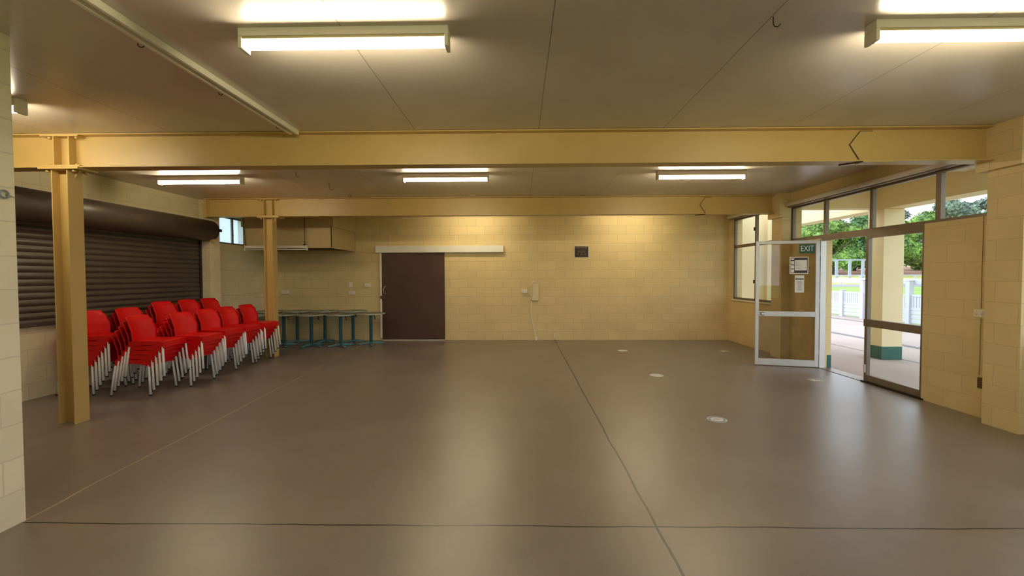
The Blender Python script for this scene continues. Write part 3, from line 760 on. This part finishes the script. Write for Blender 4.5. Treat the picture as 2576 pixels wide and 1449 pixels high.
# ------------------------------------------------------------------ round tables
def make_table():
    t = thing('pedestal_table', 'x', 'table', group='round pedestal tables')
    MB().lathe([(0.285, 0.655), (0.30, 0.662), (0.30, 0.675), (0.294, 0.679)], 48).build('tabletop', M['tabletop'], t)
    o = MB(); seg = 48
    for r0, z0, r1, z1 in ((0.301, 0.659, 0.304, 0.661), (0.304, 0.661, 0.304, 0.677), (0.304, 0.677, 0.299, 0.680)):
        for k in range(seg):
            a0, a1 = 2*PI*k/seg, 2*PI*(k+1)/seg
            f_ = o.face([(r0*math.cos(a0), r0*math.sin(a0), z0), (r0*math.cos(a1), r0*math.sin(a1), z0), (r1*math.cos(a1), r1*math.sin(a1), z1), (r1*math.cos(a0), r1*math.sin(a0), z1)])
            f_.smooth = True
    o.build('edge_strip', M['topedge'], t)
    MB().lathe([(0.034, 0.035), (0.034, 0.64), (0.09, 0.645), (0.09, 0.655)], 20).build('pedestal', M['teal'], t)
    for k in range(4):
        a_ = k*PI/2
        l = MB().prism([(0.02, 0.030), (0.02, 0.068), (0.10, 0.060), (0.265, 0.034), (0.275, 0.018), (0.265, 0.014)], 'y', -0.021, 0.021).build('leg', M['teal'], t)
        l.rotation_euler = (0, 0, a_)
        MB().lathe([(0.016, 0.0), (0.018, 0.016)], 12, 0.25, 0).build('foot', M['rubber'], l)
    lc = MB().tube([(0.05, -0.13, 0.655), (0.08, -0.13, 0.60), (0.07, -0.13, 0.575), (0.10, -0.13, 0.56)], 0.009, 7).build('latch_lever', M['black'], t)
    return t
table = make_table(); TT = tree_of(table)
tabs = [(-3.20, 9.45, 20, 'round grey-green pedestal table closest to the brown sliding door'),
        (-3.76, 9.21, 38, 'front round pedestal table, second from the brown sliding door'),
        (-4.37, 9.19, 62, 'front round pedestal table, third from the brown sliding door'),
        (-4.98, 9.24, 35, 'front round pedestal table just right of the far column'),
        (-3.70, 9.745, 12, 'back round pedestal table against the wall, closest to the sliding door'),
        (-4.33, 9.75, 70, 'back round pedestal table against the wall, second from the sliding door'),
        (-4.95, 9.75, 30, 'back round pedestal table against the wall, third from the sliding door'),
        (-5.57, 9.745, 50, 'back round pedestal table in the room corner behind the column'),
        (-5.575, 9.05, 20, 'front round pedestal table half hidden behind the column and chairs')]
for i, (x, y, dg, l) in enumerate(tabs):
    if i == 0: table.location = (x, y, 0); table.rotation_euler = (0, 0, math.radians(dg)); table['label'] = l
    else:
        c_ = dup(table, (x, y, 0), math.radians(dg), l, TT)
        if 4 <= i <= 7: c_.scale = (1, 1, 1.048)   # the back row stands a little taller, tops lapping over the front row

# ------------------------------------------------------------------ wall fittings
def outlet(name, label, cat, loc, w, hgt, rz, switches, m='white', d=0.012, deep=False):
    """plate on a wall: local -y points into the room"""
    t = thing(name, label, cat, loc, rz, group='wall outlets and switches')
    if deep: box(-w/2, w/2, -0.035, 0, -hgt/2, hgt/2, 0.004).build('mounting_box', M[m], t); y = -0.035
    else: y = 0.0
    box(-w/2-0.001, w/2+0.001, y-d, y, -hgt/2-0.001, hgt/2+0.001, 0.003).build('plate', M[m], t)
    for sx, sz, kind in switches:
        if kind == 'rocker': box(sx-0.006, sx+0.006, y-d-0.004, y-d, sz-0.009, sz+0.009, 0.001).build('rocker', M['whitepaint'], t)
        else:
            k = MB(); k.box(sx-0.008, sx-0.005, y-d-0.001, y-d+0.001, sz-0.004, sz+0.006); k.box(sx+0.005, sx+0.008, y-d-0.001, y-d+0.001, sz-0.004, sz+0.006); k.box(sx-0.0015, sx+0.0015, y-d-0.001, y-d+0.001, sz-0.014, sz-0.006)
            k.build('socket_slots', M['ink'], t)
    return t
DS = [(-0.028, -0.008, 's'), (0.028, -0.008, 's'), (-0.03, 0.022, 'rocker'), (0.03, 0.022, 'rocker')]
outlet('power_outlet', 'white double power outlet on the wall just right of the far column', 'outlet', (-5.37, YB, 1.115), 0.15, 0.085, 0, DS, deep=True)
outlet('light_switch', 'upright white switch plate above the tables, left of the brown door', 'switch', (-3.865, YB, 1.275), 0.075, 0.115, 0, [(0, 0.015, 'rocker')])
outlet('power_outlet', 'white double power outlet directly under the upright switch plate', 'outlet', (-3.83, YB, 1.095), 0.13, 0.075, 0, DS, deep=True)
outlet('power_outlet', 'white double power outlet immediately left of the brown sliding door', 'outlet', (-3.465, YB, 1.265), 0.125, 0.075, 0, DS, deep=True)
outlet('power_outlet', 'white double power outlet beside the tall cable cover on the back wall', 'outlet', (0.105, YB, 1.12), 0.125, 0.08, 0, DS, deep=True)
outlet('power_outlet', 'cream double power outlet on the wall right of the glass doors', 'outlet', (XR, 4.60, 1.07), 0.115, 0.075, -PI/2, DS, 'whitepaint')
t = outlet('wall_vent_box', 'small dark slotted wall box low beside the right pilaster', 'wall box', (XR, 4.585, 0.36), 0.04, 0.11, -PI/2, [], 'slot')
for k in range(4): box(-0.014, 0.014, -0.0145, -0.0118, -0.04+k*0.022, -0.034+k*0.022).build('slot', M['ink'], t)
t = thing('wall_cable_and_crack', 'thin dark thread standing for a shadow crack in the wall right of the glass doors', 'cable', (XR-0.004, 4.592, 0.44))  # dark thread stands in for the shadow crack beside the pilaster
MB().tube([(0, 0.004, 0), (0, 0.0, 0.2), (0, 0.003, 0.5), (0, -0.002, 0.58)], 0.0022, 6).build('cable', M['slot'], t)  # lower run of the crack shadow
MB().tube([(0, 0, 0.68), (0, 0.003, 1.0), (0, -0.002, 1.4), (0, 0, 1.62)], 0.0022, 6).build('cable', M['slot'], t)  # upper run of the crack shadow
# tall cable box with hanging cable
t = thing('cable_box', 'tall cream cable cover with elbow pipe and cord running to the floor', 'cable box', (0.35, YB, 0))
box(-0.065, 0.085, -0.07, -0.001, 0.905, 1.29, 0.006).build('cover', M['creamplastic'], t)
MB().tube([(-0.075, -0.02, 0.90), (-0.078, -0.02, 1.0), (-0.078, -0.02, 1.28), (-0.070, -0.03, 1.31), (-0.045, -0.045, 1.335), (-0.02, -0.02, 1.34)], 0.013, 8).build('elbow_pipe', M['whitepaint'], t)
MB().tube([(-0.07, -0.012, 0.905), (-0.085, -0.014, 0.80), (-0.090, -0.014, 0.70), (-0.080, -0.014, 0.56), (-0.045, -0.014, 0.36), (-0.015, -0.014, 0.20), (0.005, -0.014, 0.06), (0.01, -0.014, 0.0)], 0.009, 8).build('cord', M['whitepaint'], t)
box(0.0, 0.05, -0.03, -0.001, 0.0, 0.085, 0.004).build('outlet_stub', M['whitepaint'], t)
t = thing('pipe_stub', 'short white pipe stub rising from the floor joint at the back wall', 'pipe', (0.79, YB-0.02, 0))
MB().tube([(0.015, 0, 0.0), (0.005, 0, 0.05), (0.0, 0, 0.15)], 0.013, 8).build('pipe', M['whitepaint'], t)
MB().tube([(0.0, 0, 0.15), (0.0, 0.015, 0.16)], 0.015, 8).build('pipe_end', M['whitepaint'], t)
# plaque
t = thing('wall_plaque', 'dark bronze commemorative plaque high on the back wall', 'plaque', (1.406, YB-0.003, 2.008))
box(-0.165, 0.165, -0.004, 0.002, -0.135, 0.135).build('surround', M['whitepaint'], t)
box(-0.152, 0.152, -0.014, -0.004, -0.122, 0.122, 0.003).build('plate', M['plaque'], t)
pl = MB()
for x0, x1, z, hgt in ((-0.13, -0.085, 0.10, 0.016), (-0.078, -0.04, 0.10, 0.016), (-0.03, 0.05, 0.10, 0.016), (0.06, 0.13, 0.10, 0.016), (-0.13, 0.125, 0.068, 0.006), (-0.01, 0.01, 0.045, 0.006), (-0.085, 0.09, 0.018, 0.010), (-0.10, 0.10, -0.008, 0.008),
                        (-0.115, -0.065, -0.045, 0.007), (-0.03, 0.03, -0.045, 0.007), (0.06, 0.115, -0.045, 0.007), (-0.115, -0.06, -0.065, 0.007), (-0.03, 0.035, -0.065, 0.007), (0.055, 0.115, -0.065, 0.007), (-0.03, 0.03, -0.095, 0.006), (0.05, 0.11, -0.095, 0.006)):
    x = x0
    while x < x1 - 0.004:
        ww = min(random.uniform(0.005, 0.009), x1-x); pl.box(x, x+ww*0.75, -0.0155, -0.014, z-hgt/2, z+hgt/2*random.uniform(0.5, 1)); x += ww
pl.build('lettering', M['plaque_text'], t)
# corner conduit, cable on the left wall, black hook
t = thing('wall_cable_and_crack', 'thin cream cable clipped along the left wall behind the chairs', 'cable', (XL+0.008, 9.3, 1.10))
MB().tube([(0, -0.70, -0.012), (0, -0.69, 0.0), (0, -0.45, 0.004), (0, -0.2, -0.003), (0, 0.1, 0.006), (0, 0.4, 0.012), (0, 0.72, 0.015)], 0.008, 7).build('cable', M['block_left'], t)
box(-0.007, 0.012, -0.72, -0.68, -0.03, 0.02, 0.003).build('clip', M['whitepaint'], t)
t = thing('wall_hook', 'black T-shaped hook with a strap on the wall beside the shutter', 'hook', (XL, 8.51, 1.40))
MB().tube([(0.02, -0.07, 0.0), (0.02, 0.07, 0.0)], 0.007, 7).build('bar', M['black'], t)
MB().tube([(0.0, 0, 0.0), (0.03, 0.0, -0.005), (0.03, 0.0, -0.06), (0.025, 0.01, -0.12)], 0.010, 7).build('strap', M['black'], t)
MB().tube([(0.02, 0.02, -0.15), (0.015, 0.04, -0.19), (0.01, 0.07, -0.205)], 0.003, 6).build('cord', M['hookm'], t)
# ring bolt in the near block pier
t = thing('eye_bolt', 'metal eye bolt with wire in the near left block pier', 'eye bolt', (-2.9965, 2.53, 1.955))
MB().tube([(0.012, 0.022*math.cos(q*PI/8), 0.022*math.sin(q*PI/8)) for q in range(17)], 0.005, 7, False).build('ring', M['galv'], t)
MB().tube([(0.0, 0.022, 0), (0.012, 0.022, 0)], 0.007, 7).build('shank', M['galv'], t)
MB().tube([(0.012, 0.025, -0.002), (0.008, 0.055, -0.010)], 0.002, 5).build('wire', M['galv'], t)
# hooks screwed into the ceiling
def ceiling_hook(x, y, s, label, rz, style=0):
    t = thing('ceiling_hook', label, 'hook', (x, y, ZC), rz, group='small ceiling hooks')
    if style == 0: pts = [(0, 0, 0), (0, 0, -0.012*s)] + [(0.016*s*math.sin(q*PI/7), 0, -0.028*s+0.016*s*math.cos(q*PI/7)) for q in range(0, 12)]
    else: pts = [(0, 0, 0), (0, 0, -0.03*s), (0.006*s, 0, -0.045*s), (0.02*s, 0, -0.05*s), (0.03*s, 0, -0.04*s)]
    MB().tube(pts, 0.0030, 6).build('hook', M['hookm'], t)
ceiling_hook(-2.26, 2.65, 1.0, 'small metal hook in the ceiling beside the white strip, nearest the camera', 0.3)
ceiling_hook(-2.27, 3.37, 0.8, 'small metal hook halfway along the white ceiling strip', 0.8)
ceiling_hook(-2.245, 4.12, 0.9, 'small metal hook at the far end of the white ceiling strip', 0.5)
ceiling_hook(1.40, 2.50, 1.2, 'small bent hook on the ceiling joint left of the right-hand batten', -0.6, 1)
ceiling_hook(-3.04, 6.02, 1.3, 'small open hook on the far ceiling, leftmost of three', 0.2, 1)
ceiling_hook(-2.88, 6.70, 2.2, 'longer dangling hook on the far ceiling, middle of three', 0.3, 1)
ceiling_hook(-2.91, 7.60, 1.3, 'small closed ring hook on the far ceiling close to the beam', 0.4)

# ------------------------------------------------------------------ floor stickers
def sticker(x, y, rz, label, style):
    t = thing('floor_sticker', label, 'sticker', (x, y, 0.0005), rz, group='round floor stickers')
    r = 0.098
    MB().lathe([(r, 0.0), (r, 0.0012)], 40).build('disc', M['stk_worn'] if style == 2 else (M['stk_blue'] if style == 0 else M['stk_white']), t)
    if style < 2:
        MB().lathe([(r*0.62, 0.0012), (r*0.62, 0.0018)], 40).build('centre', M['stk_white'], t)
        tx = MB()
        for k in range(44):
            a0 = 2*PI*k/44
            if abs(math.cos(a0)) > 0.86 or (style == 1 and k % 3 == 0): continue
            rr = r*0.74; w = 0.0075 if k % 4 else 0.004
            p = Vector((rr*math.cos(a0), rr*math.sin(a0), 0)); tdir = Vector((-math.sin(a0), math.cos(a0), 0))*w/2; rd = Vector((math.cos(a0), math.sin(a0), 0))*0.005
            tx.face([tuple(p-tdir-rd+Vector((0, 0, 0.0016))), tuple(p+tdir-rd+Vector((0, 0, 0.0016))), tuple(p+tdir+rd+Vector((0, 0, 0.0016))), tuple(p-tdir+rd+Vector((0, 0, 0.0016)))])
        tx.build('lettering', M['ink'], t)
        ar = MB()
        for s in (-1, 1):
            ar.prism([(s*r*0.88, 0.0), (s*r*0.70, 0.016), (s*r*0.70, -0.016)], 'z', 0.0013, 0.0019)
        ar.prism([(-0.030, -0.004), (-0.030, 0.008), (-0.018, 0.004), (0.018, 0.004), (0.030, 0.008), (0.030, -0.004), (0.018, -0.002), (-0.018, -0.002)], 'z', 0.0018, 0.0024)
        ar.build('arrows', M['black'], t)
    else:
        w = MB()
        for k in range(9):
            a0 = random.random()*2*PI; rr = r*random.uniform(0.1, 0.8); px, py = rr*math.cos(a0), rr*math.sin(a0); s = random.uniform(0.01, 0.03)
            w.prism([(px-s, py-s*0.4), (px+s, py-s*0.3), (px+s*0.6, py+s*0.5), (px-s*0.7, py+s*0.4)], 'z', 0.0012, 0.0016)
        w.build('worn_patch', M['stk_white'], t)
sticker(2.008, 4.51, 0.05, 'round white and blue floor sticker, nearest of the row on the floor', 0)
sticker(2.012, 6.51, -0.03, 'round white floor sticker in the middle of the row', 1)
sticker(2.01, 8.65, 0.1, 'round white floor sticker farthest back in the row, below the plaque', 1)
sticker(3.945, 8.60, 0.0, 'worn floor sticker near the corner window left of the open door', 2)
sticker(4.12, 6.20, 0.6, 'faded floor sticker just inside the open doorway', 2)

# ------------------------------------------------------------------ outside
tag(box(-80, 220, -60, 260, -0.5, -0.10).build('ground', M['grass']), kind='structure')
pv = MB(); pv.box(XR+WT, 11.9, -12, 40, -0.1, -0.03)
tag(pv.build('pavement', M['pave']), kind='structure')
t = MB(); t.box(8.02, 8.20, -12, 40, -0.03, -0.024); t.box(10.78, 10.92, -12, 40, -0.03, -0.024); t.box(6.74, 6.765, -12, 40, -0.03, -0.027)
tag(t.build('pavement_band', M['band']), kind='structure')
# verandah roof: soffit, edge beam along the front and a cross beam to the pillar
vr = MB(); vr.box(XR+WT, 7.1, 3.9, 8.3, 2.98, 3.10); vr.box(6.363, 6.72, 3.9, 11.6, 2.62, 2.98); vr.box(XR+WT, 6.363, 8.0, 8.22, 2.645, 2.98)
vr.box(XR+WT, 5.62, 10.25, 10.45, 0, 2.98); vr.box(5.62, 5.95, 10.15, 10.45, 0, 2.98)
tag(vr.build('wall_verandah', M['verandah']), kind='structure')
def pillar(x, y, label):
    t = thing('verandah_pillar', label, 'pillar', (x, y, -0.03), kind='thing')
    box(-0.178, 0.178, -0.178, 0.178, 0.23, 2.648, 0.004).build('shaft', M['verandah'], t)
    box(-0.18, 0.18, -0.18, 0.18, 0.0, 0.23, 0.004).build('base_band', M['greenband'], t)['label'] = 'dark green painted base'
pillar(6.541, 8.044, 'square cream verandah pillar with green base outside the glass doors')
t = thing('verandah_box', 'white box under the verandah roof seen through the last transom pane', 'light', (5.95, 6.3, 2.98))  # plain white box fixed under the soffit
box(-0.35, 0.35, -0.10, 0.10, -0.06, 0.0, 0.005).build('housing', M['white'], t)
# picket fence
def fence_panel(y0, y1, label):
    t = thing('picket_fence', label, 'fence', (11.65, (y0+y1)/2, -0.03), group='white fence panels')
    L = (y1-y0)/2-0.05
    f = MB()
    f.box(-0.02, 0.02, -L, L, 0.84, 0.90); f.box(-0.02, 0.02, -L, L, 0.44, 0.52)
    f.build('rail', M['fence'], t)
    f = MB(); k = -L
    while k < L-0.02: f.box(-0.012, 0.012, k, k+0.075, 0.52, 0.84); k += 0.095
    f.build('pickets', M['fence'], t)
    f = MB()
    for q in range(3): f.box(-0.014, 0.014, -L, L, 0.06+q*0.13, 0.06+q*0.13+0.112)
    f.build('boards', M['fence'], t)
def fence_post(y, hgt, label, s=0.07):
    t = thing('fence_post', label, 'post', (11.65, y, -0.03), group='white fence posts')
    box(-s, s, -s, s, 0, hgt, 0.004).build('post', M['fence'], t)
    box(-s-0.012, s+0.012, -s-0.012, s+0.012, hgt, hgt+0.03, 0.006).build('cap', M['fence'], t)
ys = [11.7, 13.42, 15.2, 16.15, 17.2, 18.9, 20.6, 22.3]
hs = [1.30, 1.30, 1.30, 0.93, 0.93, 1.30, 0.93, 1.30]
for i, (ya, yb) in enumerate(zip(ys, ys[1:])):
    fence_panel(ya, yb, 'white picket and board fence panel across the paving, %s from the right' % ['first', 'second', 'third', 'fourth', 'fifth', 'sixth', 'seventh'][i])
for i, (y, h_) in enumerate(zip(ys, hs)):
    fence_post(y, h_, '%s white fence post across the paving, %s from the right' % ('tall' if h_ > 1 else 'short', ['first', 'second', 'third', 'fourth', 'fifth', 'sixth', 'seventh', 'eighth'][i]))
t = thing('fence_rail', 'thick white top rail running above the picket fence', 'rail', (11.65, 17, 0))
box(0.075, 0.16, -5.4, 5.4, 1.17, 1.34, 0.01).build('beam', M['fence'], t)
# racecourse running rail, road, bank
tag(box(-10, 180, 57, 70, -0.1, -0.07).build('road', M['road']), kind='structure')
b = MB(); b.prism([(72, -0.1), (92, 1.5), (150, 4.5), (150, -0.1)], 'x', -20, 220)
tag(b.build('terrain_bank', M['drygrass']), kind='structure')
b = MB(); b.prism([(90, 1.36), (93, 1.75), (130, 3.7), (130, 3.5)], 'x', 30, 150)
tag(b.build('terrain_earth', M['dirt']), kind='structure')
t = thing('running_rail', 'white racecourse running rail beyond the road', 'rail', (60, 71.5, -0.1))
box(-35, 35, -0.08, 0.08, 1.38, 1.52).build('rail', M['fence'], t)
p = MB()
for k in range(-11, 12): p.box(k*2.9-0.12, k*2.9+0.12, -0.06, 0.06, 0.0, 1.38)
p.build('rail_posts', M['fence'], t)
t = thing('steel_gantry', 'grey galvanised post-and-beam frame before the trees', 'frame', (57, 76, 0.2))
box(-6.0, 6.4, -0.1, 0.1, 3.62, 3.85).build('crossbeam', M['galv'], t)
for x in (-5.6, -3.3, -1.1, 1.1, 3.3, 5.6): box(x-0.2, x+0.2, -0.12, 0.12, 0, 3.62).build('post', M['galv'], t)

# trees
def tree(x, y, zb, blobs, m, label, trunk=None, nleaf=2600, size=(0.45, 0.95), core=0.80, seed=1):
    rnd = random.Random(seed)
    t = thing('tree', label, 'tree', (x, y, zb), group='trees beyond the racecourse')
    t.scale = (y/98,)*3
    cr = MB(); tot = sum(rx*rz for _, _, _, rx, rz in blobs)
    for bx, by, bz, rx, rz in blobs:
        if core:
            b2 = bmesh.new(); bmesh.ops.create_icosphere(b2, subdivisions=3, radius=1.0)
            for v in b2.verts:
                k = core*(1 + rnd.uniform(-0.10, 0.10)); v.co = Vector((bx+v.co.x*rx*k, by+v.co.y*rx*k, bz+v.co.z*rz*k))
            cr.join(b2)
        n = int(nleaf*rx*rz/tot)
        for _ in range(n):
            d = Vector((rnd.gauss(0, 1), rnd.gauss(0, 1)-0.25, rnd.gauss(0, 1))).normalized()
            rr = rnd.uniform(0.78, 1.06)
            p = Vector((bx+d.x*rx*rr, by+d.y*rx*rr, bz+d.z*rz*rr)); s = rnd.uniform(*size)
            nn = (d + Vector((rnd.uniform(-0.8, 0.8), rnd.uniform(-0.8, 0.8), rnd.uniform(-0.3, 1.0)))).normalized()
            a_ = nn.orthogonal().normalized(); c_ = nn.cross(a_); ph = rnd.uniform(0, PI); a2 = a_*math.cos(ph)+c_*math.sin(ph); c2 = nn.cross(a2)
            tip = nn*s*0.22
            vs = [cr.bm.verts.new(q) for q in (p-a2*s*0.6-tip, p-c2*s*0.32, p+a2*s*0.6-tip, p+c2*s*0.32)]
            cr.bm.faces.new((vs[0], vs[1], vs[2], vs[3]))
    me = bpy.data.meshes.new('crown'); cr.bm.to_mesh(me); cr.bm.free(); me.materials.append(m)
    o = bpy.data.objects.new('crown', me); COL.objects.link(o); o.parent = t
    if trunk:
        hgt, r = trunk
        tk = MB(); tk.tube([(0, 0, -0.5), (0.1, 0, hgt*0.5), (0, 0, hgt)], [r*1.2, r, r*0.7], 9)
        for k in range(4):
            a0 = k*PI/2+0.5; tk.tube([(0, 0, hgt*0.75), (math.cos(a0)*r*3, math.sin(a0)*r*3, hgt*1.1), (math.cos(a0)*r*6, math.sin(a0)*r*6, hgt*1.4)], [r*0.5, r*0.4, r*0.2], 7)
        tk.build('trunk', M['bark'], t)
def blobset(seed, w, h0, h1, n, r):
    rnd = random.Random(seed); out = []
    for k in range(n):
        f = rnd.random(); z = h0 + (h1-h0)*f
        rr = r*rnd.uniform(0.75, 1.15); x = rnd.uniform(-w, w)*(1-0.45*f); out.append((x, rnd.uniform(-w, w)*0.5, z, rr, rr*rnd.uniform(0.7, 0.95)))
    return out
tree(63.4, 105, 2.2, blobset(3, 5.0, 3, 12.0, 11, 3.2), M['leaf_b'], 'deep green tree seen through the left transom panes', (6, 0.5), 3200, seed=3)
tree(63.2, 91, 1.5, blobset(5, 5.5, 2.6, 10.8, 14, 3.0), M['leaf_a'], 'bright green spreading tree straight out of the open doorway', (5, 0.6), 3800, seed=5)
tree(78, 105, 2.2, blobset(8, 4.5, 3.0, 12.6, 11, 3.0), M['leaf_b'], 'tall dark tree beside the bright tree, partly behind the pillar', (6, 0.5), 3000, seed=8)
tree(74.9, 91, 1.5, blobset(12, 4.0, 2.6, 10, 9, 3.0), M['leaf_a'], 'green tree hidden mostly behind the verandah pillar', (5, 0.5), 2400, seed=12)
tree(95.6, 105, 2.2, blobset(15, 4.5, 2.2, 11.2, 13, 3.0), M['leaf_a'], 'leafy green tree just right of the verandah pillar', (5, 0.6), 3600, seed=15)
tree(87.5, 91, 1.5, blobset(21, 3.6, 4, 16.0, 11, 2.4), M['leaf_c'], 'grey-green tree in the last transom pane', (9, 0.5), 2300, seed=21)
tree(97.5, 119, 2.9, blobset(24, 4.0, 11, 17.5, 8, 1.6), M['leaf_c'], 'tall airy pine behind the transom, right of the pillar', (15, 0.4), 1300, size=(0.35, 0.8), core=0.4, seed=24)
tree(120, 119, 2.9, blobset(27, 3.5, 4, 14.0, 9, 2.2), M['leaf_c'], 'low grey-green tree at the far right of the transom', (8, 0.4), 1900, seed=27)
# conifer with a pointed top
t = thing('tree', 'pointed conifer rising above the trees in the last transom pane', 'tree', (111.8, 119, 2.9), group='trees beyond the racecourse')
cf = MB(); rnd = random.Random(4)
for k in range(16):
    z = 6+k*0.85; r_ = 3.2*(1-k/17.0)+0.2
    for q in range(14):
        a0 = rnd.random()*2*PI; d = Vector((math.cos(a0), math.sin(a0), 0)); e_ = Vector((-d.y, d.x, 0))
        p = Vector((0, 0, z)); tipp = p + d*r_ + Vector((0, 0, -0.1+0.25*rnd.random()))
        cf.face([tuple(p+e_*0.15), tuple(p+d*r_*0.55+e_*0.4), tuple(tipp), tuple(p+d*r_*0.55-e_*0.4)])
cf.build('crown', M['leaf_c'], t)
MB().tube([(0, 0, -0.5), (0, 0, 20)], [0.35, 0.08], 8).build('trunk', M['bark'], t)
# palm
t = thing('palm_tree', 'palm tree with drooping fronds against the sky at far right', 'tree', (97.5, 92, 1.5))
MB().tube([(0, 0, -0.5), (0.3, 0, 6), (0, 0, 13.2)], [0.3, 0.25, 0.2], 8).build('trunk', M['bark'], t)
rnd = random.Random(9)
for k in range(13):
    a0 = k*2*PI/13+rnd.uniform(-0.2, 0.2); d = Vector((math.cos(a0), math.sin(a0), 0)); e_ = Vector((-d.y, d.x, 0)); f = MB(); L = rnd.uniform(2.6, 3.4); rise = rnd.uniform(0.5, 1.6)
    prev = None
    for q in range(9):
        u = q/8; c_ = Vector((0, 0, 13.2)) + d*L*u + Vector((0, 0, rise*4*u*(0.62-u))); w = 0.55*math.sin(PI*min(1, 0.08+u*0.95))+0.03
        row = (c_-e_*w-Vector((0, 0, w*0.7)), c_, c_+e_*w-Vector((0, 0, w*0.7)))
        if prev:
            f.face([tuple(prev[0]), tuple(row[0]), tuple(row[1]), tuple(prev[1])]); f.face([tuple(prev[1]), tuple(row[1]), tuple(row[2]), tuple(prev[2])])
        prev = row
    f.build('frond', M['leaf_b'], t)
